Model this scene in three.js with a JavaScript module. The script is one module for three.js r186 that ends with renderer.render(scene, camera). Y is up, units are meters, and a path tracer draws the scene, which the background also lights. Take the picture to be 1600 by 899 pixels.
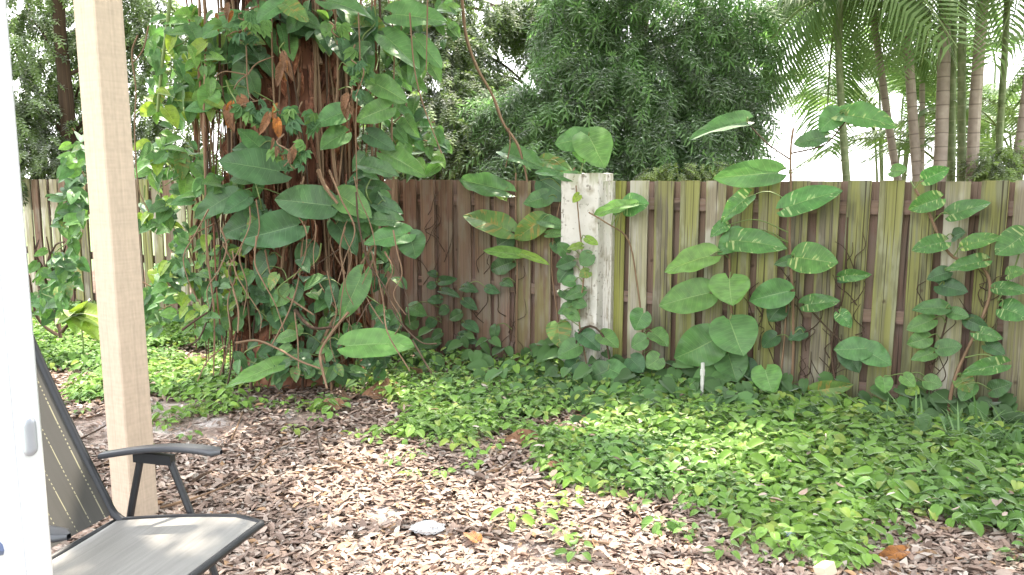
import * as THREE from 'three';
import { mergeGeometries } from 'three/addons/utils/BufferGeometryUtils.js';

// ------------------------------------------------------------------ camera, sky, sun, exposure
const scene = new THREE.Scene();
const PITCH = THREE.MathUtils.degToRad(7.8), F = 1260, EYE = 1.6;
const camera = new THREE.PerspectiveCamera(2 * Math.atan(449.5 / F) * 180 / Math.PI, 1024 / 575, 0.05, 400);
camera.position.set(0, EYE, 0);
camera.rotation.set(-PITCH, 0, 0);
scene.add(camera);
const SUN = new THREE.Vector3(0.2, 0.86, -0.46).normalize();
const sky = (() => {
  const W = 256, H = 128, d = new Float32Array(W * H * 4);
  for (let r = 0; r < H; r++) for (let c = 0; c < W; c++) {
    const up = ((r + 0.5) / H - 0.5) * Math.PI, a = ((c + 0.5) / W - 0.5) * 2 * Math.PI;
    const x = Math.cos(a) * Math.cos(up), y = Math.sin(up), z = Math.sin(a) * Math.cos(up);
    const k = Math.max(0, x * SUN.x + y * SUN.y + z * SUN.z), aur = 1.6 * Math.pow(k, 10), h = Math.pow(1 - Math.max(0, y), 3);
    const i = (r * W + c) * 4;
    d[i] = 0.95 + 0.2 * h + aur; d[i + 1] = 0.98 + 0.16 * h + aur; d[i + 2] = 1.03 + 0.1 * h + aur * 0.95; d[i + 3] = 1;
  }
  const t = new THREE.DataTexture(d, W, H, THREE.RGBAFormat, THREE.FloatType);
  t.mapping = THREE.EquirectangularReflectionMapping; t.magFilter = t.minFilter = THREE.LinearFilter; t.needsUpdate = true;
  return t;
})();
scene.background = sky; scene.environment = sky;
const sun = new THREE.DirectionalLight(0xfff3df, 3.0);
sun.position.copy(SUN).multiplyScalar(40); sun.target.position.set(0, 0, -5);
sun.position.add(sun.target.position);
sun.castShadow = true; sun.shadow.mapSize.set(4096, 4096);
Object.assign(sun.shadow.camera, { left: -14, right: 14, top: 14, bottom: -14, near: 1, far: 90 });
scene.add(sun, sun.target);
const renderer = new THREE.WebGLRenderer({ antialias: true });
renderer.toneMapping = THREE.LinearToneMapping;
renderer.toneMappingExposure = 4.3;
renderer.shadowMap.enabled = true;

// ------------------------------------------------------------------ helpers
let seed = 7;
const reseed = (s) => { seed = s | 0; };
const rnd = () => { seed = (seed + 0x6d2b79f5) | 0; let t = Math.imul(seed ^ (seed >>> 15), 1 | seed); t = (t + Math.imul(t ^ (t >>> 7), 61 | t)) ^ t; return ((t ^ (t >>> 14)) >>> 0) / 4294967296; };
const rr = (a, b) => a + (b - a) * rnd();
const gauss = () => (rnd() + rnd() + rnd() + rnd() - 2) * 0.87;
const pick = (a) => a[Math.floor(rnd() * a.length)];
const V = (x, y, z) => new THREE.Vector3(x, y, z);
const clamp = (x, a = 0, b = 1) => Math.min(b, Math.max(a, x));
const smooth = (a, b, x) => { const t = clamp((x - a) / (b - a)); return t * t * (3 - 2 * t); };
const hash = (x, y, z) => { let h = Math.imul(x | 0, 374761393) ^ Math.imul(y | 0, 668265263) ^ Math.imul(z | 0, 1274126177); h = Math.imul(h ^ (h >>> 13), 1274126177); return ((h ^ (h >>> 16)) >>> 0) / 4294967296; };
function noise(x, y, z = 0) {
  const X = Math.floor(x), Y = Math.floor(y), Z = Math.floor(z), f = (t) => t * t * (3 - 2 * t), u = f(x - X), v = f(y - Y), w = f(z - Z), L = THREE.MathUtils.lerp;
  const p = (k) => L(L(hash(X, Y, Z + k), hash(X + 1, Y, Z + k), u), L(hash(X, Y + 1, Z + k), hash(X + 1, Y + 1, Z + k), u), v);
  return L(p(0), p(1), w);
}
const fbm = (x, y, z = 0, n = 4) => { let s = 0, a = 0.5, t = 0; for (let i = 0; i < n; i++) { s += a * noise(x, y, z + i * 7.3); t += a; a *= 0.5; x *= 2.03; y *= 2.03; z *= 2.03; } return s / t; };
const cp = Math.cos(PITCH), sp = Math.sin(PITCH);
const ray = (px, py) => { const u = (px - 800) / F, v = (449.5 - py) / F; return V(u, v * cp - sp, -(v * sp + cp)); };
const at = (px, py, Z) => { const d = ray(px, py); return d.multiplyScalar(Z / -d.z).add(V(0, EYE, 0)); };            // a point of the place at depth Z
const onLevel = (px, py, h = 0) => { const d = ray(px, py); return d.multiplyScalar((h - EYE) / d.y).add(V(0, EYE, 0)); };
// the fence runs along FD through FO; FN is its normal on the garden side
const FO = V(0, 0, -6.67), FD = V(0.8688, 0, 0.4952), FN = V(-0.4952, 0, 0.8688);
const fenceAt = (px, py, off = 0) => { const d = ray(px, py), o = FO.clone().addScaledVector(FN, off), t = o.clone().sub(V(0, EYE, 0)).dot(FN) / d.dot(FN); return d.multiplyScalar(t).add(V(0, EYE, 0)); };
const fenceU = (px, py = 300) => fenceAt(px, py).sub(FO).dot(FD);
const onFence = (u, y, off = 0) => FO.clone().addScaledVector(FD, u).addScaledVector(FN, off).setY(y);

const taken = new Map();
const numbered = (n) => { const k = taken.get(n) ?? 0; taken.set(n, k + 1); return k ? n + '_' + String(k).padStart(3, '0') : n; };
const shade = (o) => { o.castShadow = true; o.receiveShadow = true; return o; };
function tag(o, label, category, group, kind) { if (label) o.userData.label = label; if (category) o.userData.category = category; if (group) o.userData.group = group; if (kind) o.userData.kind = kind; return o; }
function thing(name, label, category, pos, group, kind) { const g = new THREE.Group(); g.name = numbered(name); if (pos) g.position.copy(pos); scene.add(g); return tag(g, label, category, group, kind); }
function part(name, geo, mat, parent, kind) { const m = shade(new THREE.Mesh(geo, mat)); m.name = name; parent.add(m); if (kind) m.userData.kind = kind; return m; }
function solo(name, geo, mat, label, category, group, kind) { const m = shade(new THREE.Mesh(geo, mat)); m.name = numbered(name); scene.add(m); return tag(m, label, category, group, kind); }
const M4 = new THREE.Matrix4(), UP = V(0, 1, 0);
function inst(name, geo, mat, list, parent = scene) {           // list of { m: Matrix4, c: Color }
  const im = shade(new THREE.InstancedMesh(geo, mat, list.length)); im.name = name;
  list.forEach((e, i) => { im.setMatrixAt(i, e.m); if (e.c) im.setColorAt(i, e.c); });
  parent.add(im); im.userData.kind = 'stuff'; return im;
}
function basis(dir, nrm) {                                       // +Z along dir, +Y near nrm
  const z = dir.clone().normalize(), x = nrm.clone().cross(z); if (x.lengthSq() < 1e-6) x.set(1, 0, 0).cross(z); x.normalize();
  return new THREE.Matrix4().makeBasis(x, z.clone().cross(x), z);
}
const place = (pos, dir, nrm, s) => { const m = basis(dir, nrm); m.scale(s.isVector3 ? s : V(s, s, s)); m.setPosition(pos); return m; };
const ball = () => { let v; do v = V(rr(-1, 1), rr(-1, 1), rr(-1, 1)); while (v.lengthSq() > 1 || v.lengthSq() < 1e-3); return v; };
function tube(pts, r0, r1 = r0, seg, rad = 6, wob = 0) {         // tapered tube through pts
  const c = new THREE.CatmullRomCurve3(pts), n = seg ?? Math.max(4, pts.length * 4), g = new THREE.TubeGeometry(c, n, 1, rad, false), p = g.attributes.position, q = V();
  for (let i = 0; i <= n; i++) { c.getPointAt(i / n, q); const k = (r0 + (r1 - r0) * i / n) * (1 + wob * (hash(i, pts.length, 5) - 0.5)); for (let j = 0; j <= rad; j++) { const a = i * (rad + 1) + j; p.setXYZ(a, q.x + (p.getX(a) - q.x) * k, q.y + (p.getY(a) - q.y) * k, q.z + (p.getZ(a) - q.z) * k); } }
  g.computeVertexNormals(); return g;
}
function tex(w, h, fn, srgb = true, wrap = true) {
  const d = new Uint8Array(w * h * 4);
  for (let y = 0; y < h; y++) for (let x = 0; x < w; x++) { const c = fn((x + 0.5) / w, (y + 0.5) / h, x, y), i = (y * w + x) * 4; d[i] = clamp(c[0]) * 255; d[i + 1] = clamp(c[1]) * 255; d[i + 2] = clamp(c[2]) * 255; d[i + 3] = 255; }
  const t = new THREE.DataTexture(d, w, h); t.magFilter = t.minFilter = THREE.LinearFilter; if (wrap) t.wrapS = t.wrapT = THREE.RepeatWrapping;
  if (srgb) t.colorSpace = THREE.SRGBColorSpace; t.needsUpdate = true; return t;
}
const mix3 = (a, b, t) => [a[0] + (b[0] - a[0]) * t, a[1] + (b[1] - a[1]) * t, a[2] + (b[2] - a[2]) * t];
const C = (r, g, b) => new THREE.Color().setRGB(r, g, b);
const std = (o) => new THREE.MeshStandardMaterial(o), phys = (o) => new THREE.MeshPhysicalMaterial(o);
const leafMat = (o) => phys({ side: THREE.DoubleSide, roughness: 1, transmission: 0.3, thickness: 0, clearcoat: 0.6, clearcoatRoughness: 0.36, ...o });

// spots on the ground or on leaves that the sun reaches through gaps in the crowns
const HOLES = [[832, 872, 0.3, 0], [240, 655, 0.4, 0], [310, 665, 0.22, 0], [150, 665, 0.2, 0], [560, 738, -0.02, 0], [590, 800, -0.08, 0], [310, 605, 0.22, 0], [130, 590, 0.3, 0], [80, 540, 0.3, 0.1], [1120, 700, -0.05, 0.1], [980, 640, -0.05, 0.1]]
  .map(([x, y, r, h]) => ({ g: onLevel(x, y, h), r }));
HOLES.push({ g: at(265, 235, 6.2), r: 0.2 }, { g: at(250, 812, 2.75), r: 0.02 }, { g: at(205, 700, 2.9), r: 0 }, { g: at(225, 330, 6.4), r: 0.25 });
const inHole = (p, pad = 0) => HOLES.some((h) => { const d = p.clone().sub(h.g), t = d.dot(SUN); return t > 0.3 && d.addScaledVector(SUN, -t).length() < h.r + pad; });

// ------------------------------------------------------------------ leaf shapes
// unit leaf: stalk at the origin, tip at +Z 1, about 1 wide, face +Y
function leafGeo({ nt = 10, ns = 8, lobe = 0.2, p0 = 0.42, p1 = 0.8, fold = 0.12, arch = 0.25, wave = 0.02, twist = 0, k = 0 }) {
  const pos = [], uv = [], idx = [], peak = p0 / (p0 + p1), norm = Math.pow(peak, p0) * Math.pow(1 - peak, p1);
  for (let i = 0; i <= nt; i++) for (let j = 0; j <= ns; j++) {
    const t = Math.pow(i / nt, 1.25) * 0.994 + 0.003, s = (j / ns) * 2 - 1, a = Math.abs(s);
    const w = 0.5 * Math.pow(t, p0) * Math.pow(1 - t, p1) / norm;
    let x = s * w, z = t - lobe * Math.pow(a, 1.6) * Math.pow(1 - t, 3.2);
    let y = fold * a * w * 2 - arch * Math.pow(Math.max(0, z), 1.8) - arch * 0.25 * Math.pow(a, 2) * w + wave * Math.sin(t * 15 + k + s * 2.2) * a * a + 0.02 * Math.sin(t * 5 + k * 2) * s;
    const tw = twist * t; const x2 = x * Math.cos(tw) - y * Math.sin(tw); y = x * Math.sin(tw) + y * Math.cos(tw); x = x2 + 0.05 * Math.sin(k * 3.1) * t * t;
    pos.push(x, y, z); uv.push(j / ns, t);
    if (i < nt && j < ns) { const b = i * (ns + 1) + j; idx.push(b, b + ns + 1, b + 1, b + 1, b + ns + 1, b + ns + 2); }
  }
  const g = new THREE.BufferGeometry(); g.setAttribute('position', new THREE.Float32BufferAttribute(pos, 3)); g.setAttribute('uv', new THREE.Float32BufferAttribute(uv, 2)); g.setIndex(idx); g.computeVertexNormals(); return g;
}
const bigLeaf = [0, 1, 2, 3, 4, 5, 6, 7, 8, 9].map((k) => leafGeo({ nt: 12, ns: 10, lobe: 0.14 + 0.05 * (k % 3), arch: 0.16 + 0.07 * (k % 4), fold: 0.1 + 0.05 * (k % 2), wave: 0.018 + 0.012 * (k % 3), p1: 0.72 + 0.06 * (k % 3), twist: (k - 4.5) * 0.06, p0: 0.38 + 0.04 * (k % 4), k: k * 1.7 }));
const midLeaf = [0, 1, 2, 3].map((k) => leafGeo({ nt: 6, ns: 4, lobe: 0.14, arch: 0.15 + 0.08 * k, fold: 0.18, wave: 0.02, p1: 0.85, k: k * 2.1 + 1 }));
const smallLeaf = [0, 1, 2].map((k) => leafGeo({ nt: 6, ns: 4, lobe: 0.14, arch: 0.15 + 0.12 * k, fold: 0.18, wave: 0.015, p0: 0.45, p1: 0.78, k }));

// leaf skins: vein pattern and, on the marbled ones, cream streaks of the leaf itself
function leafSkin(base, vein, marble, cream, k) {
  return tex(128, 256, (u, v) => {
    const s = Math.abs(u - 0.5) * 2, side = u > 0.5 ? 1 : -1;
    let c = base.map((x) => x * (0.82 + 0.36 * fbm(u * 5 + k, v * 8, side, 3)));
    const q = v - s * 0.16, l = Math.abs(((q * 11 + side * 0.17 + 20) % 1) - 0.5);
    c = mix3(c, vein, 0.38 * smooth(0.1, 0.0, l) * (1 - s * 0.6));
    if (marble > 0) { const m = fbm(q * 16 + k * 3 + side * 5, s * 1.3 + k, k, 3) + 0.12 * noise(q * 60, s * 3, k + side) + 0.1 * (fbm(u * 2 + k, v * 2, k + 2, 2) - 0.5); c = mix3(c, cream, 0.75 * smooth(0.76 - marble, 0.86 - marble, m)); }
    return mix3(c, vein, 0.75 * smooth(0.035, 0.008, s));
  }, true, false);
}
const veinBump = tex(128, 256, (u, v) => { const s = Math.abs(u - 0.5) * 2, side = u > 0.5 ? 1 : -1, l = Math.abs((((v - s * 0.16) * 11 + side * 0.17 + 20) % 1) - 0.5); const b = 0.65 - 0.4 * smooth(0.14, 0, l) * (1 - s * 0.5) - 0.5 * smooth(0.06, 0, s) + 0.12 * fbm(u * 14, v * 22); return [b, b, b]; }, false, false);
const GL = { bumpMap: veinBump, bumpScale: 0.004 };
const skin = {
  dark: leafMat({ map: leafSkin([0.26, 0.41, 0.23], [0.46, 0.58, 0.37], 0, null, 1), ...GL }),
  green: leafMat({ map: leafSkin([0.33, 0.5, 0.25], [0.54, 0.66, 0.39], 0, null, 2), ...GL }),
  bright: leafMat({ map: leafSkin([0.42, 0.6, 0.27], [0.63, 0.74, 0.43], 0, null, 3), transmission: 0.4, ...GL }),
  young: leafMat({ map: leafSkin([0.52, 0.64, 0.2], [0.7, 0.76, 0.42], 0, null, 4), transmission: 0.45, ...GL }),
  marble: leafMat({ map: leafSkin([0.31, 0.5, 0.22], [0.54, 0.65, 0.38], 0.06, [0.78, 0.8, 0.56], 5), ...GL }),
  marble2: leafMat({ map: leafSkin([0.32, 0.52, 0.22], [0.54, 0.65, 0.38], 0.1, [0.75, 0.78, 0.5], 8), ...GL }),
  dead: leafMat({ map: leafSkin([0.53, 0.39, 0.29], [0.62, 0.49, 0.39], 0.1, [0.4, 0.28, 0.2], 9), clearcoat: 0.05, transmission: 0.15, ...GL }),
  orange: leafMat({ map: leafSkin([0.64, 0.42, 0.2], [0.56, 0.34, 0.16], 0.12, [0.46, 0.28, 0.15], 11), clearcoat: 0.05, ...GL }),
};
skin.aged = leafMat({ map: leafSkin([0.36, 0.5, 0.22], [0.55, 0.62, 0.34], 0.07, [0.62, 0.52, 0.24], 15), ...GL });
const skinTints = {}; for (const k in skin) skinTints[k] = [[1, 1, 1], [0.84, 0.86, 0.88], [1.14, 1.06, 0.96], [0.96, 1.04, 1.1]].map((c) => { const m = skin[k].clone(); m.color.setRGB(...c); return m; });
const skinFor = (k) => pick(skinTints[(k === 'green' || k === 'dark') && rnd() < 0.05 ? 'aged' : k]);
const stemMat = (() => { const t = tex(64, 128, (u, v) => { const n = fbm(u * 8, v * 30, 3); return mix3([0.36, 0.27, 0.2], [0.62, 0.52, 0.42], n); }); return std({ map: t, roughness: 0.9, bumpMap: t, bumpScale: 0.003 }); })();
const greenStem = std({ color: C(0.16, 0.22, 0.07), roughness: 0.6 });
const darkStem = (() => { const t = tex(64, 128, (u, v) => mix3([0.2, 0.15, 0.11], [0.4, 0.32, 0.26], fbm(u * 6, v * 40, 9))); return std({ map: t, roughness: 0.95, bumpMap: t, bumpScale: 0.004 }); })();

// ------------------------------------------------------------------ ground
const SUN_PAINT = [[832, 874, 0.17], [235, 652, 0.38], [315, 668, 0.28], [150, 668, 0.3], [560, 738, 0.13], [590, 802, 0.1], [470, 650, 0.16]].map(([x, y, r]) => ({ c: onLevel(x, y, 0), r }));  // sun patches painted as pale sand colour: centre and radius of each
const sunPaintAt = (x, z) => { let m = 0; for (const q of SUN_PAINT) { const d = Math.hypot(x - q.c.x, (z - q.c.z) * 0.8) / q.r + (fbm(x * 9, z * 9, 3, 3) - 0.5) * 1.1; m = Math.max(m, smooth(1.15, 0.7, d)); } return m; };
const gh = (x, z) => 0.05 * (fbm(x * 0.7 + 9, z * 0.7, 2) - 0.5) + 0.02 * (fbm(x * 3, z * 3 + 5, 4) - 0.5);
{
  const g = new THREE.PlaneGeometry(16, 16, 320, 320).rotateX(-Math.PI / 2).translate(-0.5, 0, -6), p = g.attributes.position;
  for (let i = 0; i < p.count; i++) p.setY(i, gh(p.getX(i), p.getZ(i)) - 0.012);
  { const col = []; for (let i = 0; i < p.count; i++) { const m = sunPaintAt(p.getX(i), p.getZ(i)); col.push(1 + 2.6 * m, 1 + 3.6 * m, 1 + 5.0 * m); } g.setAttribute('color', new THREE.Float32BufferAttribute(col, 3)); }  // vertex colours paint the sunlit patches into the soil, pale as sand
  g.computeVertexNormals(); const uv = g.attributes.uv; for (let i = 0; i < p.count; i++) uv.setXY(i, p.getX(i) / 1.5, p.getZ(i) / 1.5);
  const t = tex(512, 512, (u, v, x, y) => { const n = fbm(u * 60, v * 60, 1, 3), m = fbm(u * 9, v * 9, 2, 4), f = hash(x, y, 3); return mix3(mix3([0.24, 0.18, 0.14], [0.47, 0.37, 0.3], n), [0.56, 0.5, 0.45], 0.45 * smooth(0.45, 0.7, m)).map((k) => k * (0.8 + 0.4 * f)); });
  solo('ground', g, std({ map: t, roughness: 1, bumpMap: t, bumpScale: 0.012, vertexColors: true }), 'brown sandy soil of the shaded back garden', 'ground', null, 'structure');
  const far = new THREE.PlaneGeometry(360, 360).rotateX(-Math.PI / 2).translate(0, -0.11, -40);
  solo('terrain', far, std({ color: C(0.13, 0.18, 0.07), roughness: 1 }), 'flat land beyond the wooden fence', 'land', null, 'structure');
}

// ------------------------------------------------------------------ fence
const woodTex = (tone, grey, algae, k) => tex(96, 768, (u, v, x, y) => {
  const warp = 0.03 * Math.sin(v * 7 + k * 2) + 0.05 * fbm(v * 5, k, 1), kx = 0.35 + 0.3 * hash(k, 1, 1), ky = 0.2 + 0.6 * hash(k, 2, 2), dk = Math.hypot((u - kx) * 0.9, (v - ky) * 9);
  const bend = 0.05 * Math.exp(-dk * dk * 18) * Math.sign(u - kx);
  const g = fbm((u + warp - bend) * 34 + k * 13, v * 3.2, k, 3), fine = fbm((u + warp - bend) * 120, v * 10, k + 4, 2), blot = fbm(u * 2.2 + k * 5, v * 7 + k, k + 8, 4);
  let c = mix3(tone.map((z) => z * 0.62), tone.map((z) => z * 1.2), 0.6 * g + 0.4 * fine);
  c = mix3(c, grey, 0.75 * smooth(0.42, 0.68, blot));
  if (algae) { const al = fbm(u * 3 + k * 3, v * 5 + k * 2, k + 21, 4), st = fbm(u * 14 + k, v * 2.5, k + 30, 3); c = mix3(c, mix3([0.41, 0.41, 0.22], [0.57, 0.56, 0.36], st), algae * smooth(0.4, 0.62, al * 0.65 + st * 0.4)); }
  c = mix3(c, [0.2, 0.13, 0.1], (k % 3 ? 0 : 0.5) * smooth(0.15, 0.04, dk + 0.08 * fbm(u * 20, v * 120, k)));
  c = mix3(c, [0.16, 0.13, 0.11], 0.6 * smooth(0.7, 0.78, fbm(u * 20, v * 1.6 + k, k + 40, 2)));
  return algae > 0.25 ? c.map((z) => z * 1.07) : c;
}, true, false);
const wood = (tone, grey, algae, k) => { const t = woodTex(tone, grey, algae, k); return std({ map: t, roughness: 0.93, bumpMap: t, bumpScale: 0.003 }); };
const brownWood = [0, 1, 2, 3, 4].map((k) => wood([[0.5, 0.39, 0.33], [0.53, 0.42, 0.37], [0.47, 0.36, 0.31], [0.51, 0.42, 0.36], [0.45, 0.37, 0.3]][k], [0.5, 0.46, 0.42], k === 4 ? 0.45 : 0.12, k + 1));
const greenWood = [0, 1, 2, 3, 4, 5, 6, 7].map((k) => wood([[0.52, 0.48, 0.4], [0.48, 0.47, 0.35], [0.6, 0.57, 0.5], [0.44, 0.41, 0.35], [0.55, 0.51, 0.44], [0.5, 0.48, 0.36], [0.64, 0.61, 0.55], [0.42, 0.41, 0.31]][k], [[0.62, 0.6, 0.55], [0.56, 0.56, 0.46], [0.7, 0.68, 0.63], [0.54, 0.52, 0.47], [0.66, 0.64, 0.6], [0.55, 0.55, 0.45], [0.7, 0.68, 0.64], [0.5, 0.5, 0.4]][k], [0.7, 0.9, 0.4, 0.7, 0.5, 0.95, 0.3, 0.85][k], k + 11));
const yellowWood = wood([0.5, 0.5, 0.24], [0.52, 0.52, 0.28], 0.8, 31);
const backWood = [0, 1, 2].map((k) => wood([0.52, 0.42, 0.38], [0.5, 0.43, 0.4], 0.1, k + 51));
const boardGeo = [0, 1, 2, 3].map((k) => {
  const w = 0.145, h = 1.57, t = 0.019, b = 0.003, sh = new THREE.Shape(); sh.moveTo(-w / 2 + b, -t / 2); sh.lineTo(w / 2 - b, -t / 2); sh.lineTo(w / 2, -t / 2 + b); sh.lineTo(w / 2, t / 2 - b); sh.lineTo(w / 2 - b, t / 2); sh.lineTo(-w / 2 + b, t / 2); sh.lineTo(-w / 2, t / 2 - b); sh.lineTo(-w / 2, -t / 2 + b); sh.closePath();
  const g = new THREE.ExtrudeGeometry(sh, { depth: h, steps: 8, bevelEnabled: false }).rotateX(-Math.PI / 2).rotateY(0), p = g.attributes.position, uv = g.attributes.uv;
  for (let i = 0; i < p.count; i++) {
    const x = p.getX(i), y = p.getY(i), z = p.getZ(i); uv.setXY(i, (z > 0 ? x : -x) / w + 0.5 + Math.abs(z) * 0.2, y / h);
    const v = y / h, edge = 0.0035 * (fbm(v * 5, k * 3 + Math.sign(x), 2) - 0.5) * 2 * Math.sign(x);
    p.setXYZ(i, x + edge + 0.006 * Math.sin(v * 3 + k * 2), y, z + 0.008 * Math.sin(v * 2.6 + k * 1.9) + 0.012 * x * x / 0.005 * ((k % 2) - 0.5) * 0.6 + 0.05 * x * (k - 1.5) * v * 0.5);
  }
  g.computeVertexNormals(); return g;
});
const fenceTurn = Math.atan2(-FD.z, FD.x);                        // group x axis along the fence
function fence(label, u0, u1, frontStart, frontMats, posts) {
  reseed(Math.round(u0 * 100) + 900);
  const g = thing('wooden_fence', label, 'fence', onFence(u0, 0), 'shadowbox fence sections'); g.rotation.y = fenceTurn; const len = u1 - u0;
  for (const [y, h] of [[1.36, 0.09], [0.645, 0.085], [0.14, 0.085]]) {
    const r = new THREE.BoxGeometry(len, h, 0.036, Math.ceil(len * 2), 1, 1), p = r.attributes.position; for (let i = 0; i < p.count; i++) p.setY(i, p.getY(i) + 0.006 * Math.sin(p.getX(i) * 1.7 + y * 9)); r.computeVertexNormals();
    const m = part('rail', r, backWood[Math.floor(rnd() * 3)], g); m.position.set(len / 2, y + h / 2, 0);
  }
  for (const u of posts) { const m = part('post', new THREE.BoxGeometry(0.09, 1.5, 0.09), backWood[1], g); m.position.set(u - u0, 0.72, -0.075); }
  for (let u = frontStart - 0.19, i = 0; u < u1 - 0.06; u += 0.19, i++) {
    if (u - 0.05 > u0) { const m = part('board', pick(boardGeo), frontMats(u, i), g); m.position.set(u - u0, 0.005 + rr(-0.006, 0.006), 0.0305); m.rotation.z = rr(-0.006, 0.006); m.rotation.y = (rnd() < 0.5 ? Math.PI : 0); m.scale.x = rr(0.96, 1.02); }
    const ub = u + 0.095; if (ub - 0.0 > u0 && ub < u1 - 0.06) { const m = part('board', pick(boardGeo), pick(backWood), g); m.position.set(ub - u0, rr(-0.004, 0.004), -0.0305); m.rotation.z = rr(-0.005, 0.005); }
  }
  return g;
}
const uPil = fenceU(921, 400), uBoardR = fenceU(1040, 320), uBoardL = fenceU(699, 320);
const phase = (u, lo) => u - Math.floor((u - lo) / 0.19) * 0.19;
fence('wooden fence section beyond the vine covered trunk with light olive grey boards', -7.6, -3.05, phase(uBoardL, -7.6), (u) => (rnd() < 0.7 ? pick(greenWood) : pick(brownWood)), [-7.5, -5.2]);
fence('brown weathered wooden fence section between the vine covered trunk and white pillar', -3.04, uPil - 0.17, phase(uBoardL, -3.04), (u, i) => (u > uPil - 0.62 ? brownWood[4] : pick(brownWood.slice(0, 4))), [-3, -0.9]);
fence('greenish algae stained wooden fence section running on past the white pillar', uPil + 0.12, 4.6, phase(uBoardR, uPil + 0.12), (u, i) => (i < 2 ? yellowWood : pick(greenWood)), [2.3, 4.5]);

// white pillar
{
  const g = thing('concrete_pillar', 'white painted concrete pillar with grey stains between the fence sections', 'pillar', onFence(uPil, 0)); g.rotation.y = fenceTurn;
  const ct = tex(256, 512, (u, v) => {
    const a = fbm(u * 5, v * 24, 1, 5), b = fbm(u * 14, v * 70, 2, 4), drip = fbm(u * 14, v * 5, 5, 3);
    let c = mix3([0.78, 0.76, 0.73], [0.86, 0.84, 0.82], a);
    c = mix3(c, [0.56, 0.52, 0.45], 0.75 * smooth(0.52, 0.8, a * 0.75 + drip * 0.2 + 0.05));
    c = mix3(c, [0.38, 0.34, 0.3], 0.5 * smooth(0.66, 0.76, b)); c = mix3(c, [0.5, 0.46, 0.4], 0.5 * smooth(0.66, 0.78, drip));
    return mix3(c, [0.5, 0.52, 0.36], 0.35 * smooth(0.56, 0.7, fbm(u * 5 + 8, v * 7, 9)));
  });
  const cm = std({ map: ct, roughness: 0.95, bumpMap: ct, bumpScale: 0.004 });
  const s = new THREE.BoxGeometry(0.32, 1.63, 0.3, 10, 40, 8), p = s.attributes.position;
  for (let i = 0; i < p.count; i++) { const x = p.getX(i), y = p.getY(i), z = p.getZ(i), n = (q) => 0.012 * (fbm(x * 9 + q, y * 9, z * 9 + q) - 0.5) * 2, e = Math.abs(x) > 0.159 && Math.abs(z) > 0.149 ? 0.96 : 1; p.setXYZ(i, x * e + n(1), y + (y > 0.8 ? n(5) : 0), z * e + n(9)); }
  s.computeVertexNormals(); const sh = part('shaft', s, cm, g); sh.position.set(0, 0.812, 0.05);
  const st = part('trim_board', new THREE.BoxGeometry(0.07, 1.56, 0.06, 2, 20, 2), std({ map: ct, color: C(1, 1, 1), roughness: 0.85 }), g); st.position.set(0.192, 0.79, 0.07);
}

// ------------------------------------------------------------------ porch post, door, chair
const paintTex = tex(128, 1024, (u, v) => { const g = fbm(u * 40, v * 120, 1, 3), s = fbm(u * 50, v * 5, 3, 2), saw = fbm(u * 6, v * 500, 5, 2), ck = smooth(0.7, 0.76, fbm(u * 26, v * 4.2, 8, 2)), k = (0.88 + 0.1 * g + 0.06 * s + 0.07 * saw) * (1 - 0.03 * ck); return [0.75 * k, 0.68 * k, 0.605 * k]; });
{
  const base = onLevel(213, 812, 0), g = thing('porch_post', 'square beige painted wooden porch post behind the patio chair', 'post', V(base.x, 0, base.z));
  const w = 0.142, b = 0.006, sh = new THREE.Shape(); const h = w / 2; sh.moveTo(-h + b, -h); sh.lineTo(h - b, -h); sh.lineTo(h, -h + b); sh.lineTo(h, h - b); sh.lineTo(h - b, h); sh.lineTo(-h + b, h); sh.lineTo(-h, h - b); sh.lineTo(-h, -h + b); sh.closePath();
  const pg = new THREE.ExtrudeGeometry(sh, { depth: 3.2, bevelEnabled: false, steps: 20 }).rotateX(-Math.PI / 2).translate(0, -0.05, 0), uv = pg.attributes.uv, p = pg.attributes.position;
  for (let i = 0; i < p.count; i++) uv.setXY(i, (p.getX(i) + p.getZ(i)) * 3 + 0.5, p.getY(i) / 3.4 + 0.03);
  part('shaft', pg, std({ map: paintTex, roughness: 0.75, bumpMap: paintTex, bumpScale: 0.004 }), g);
  g.rotation.y = fenceTurn + 0.02; g.rotation.z = 0.012;
}
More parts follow.
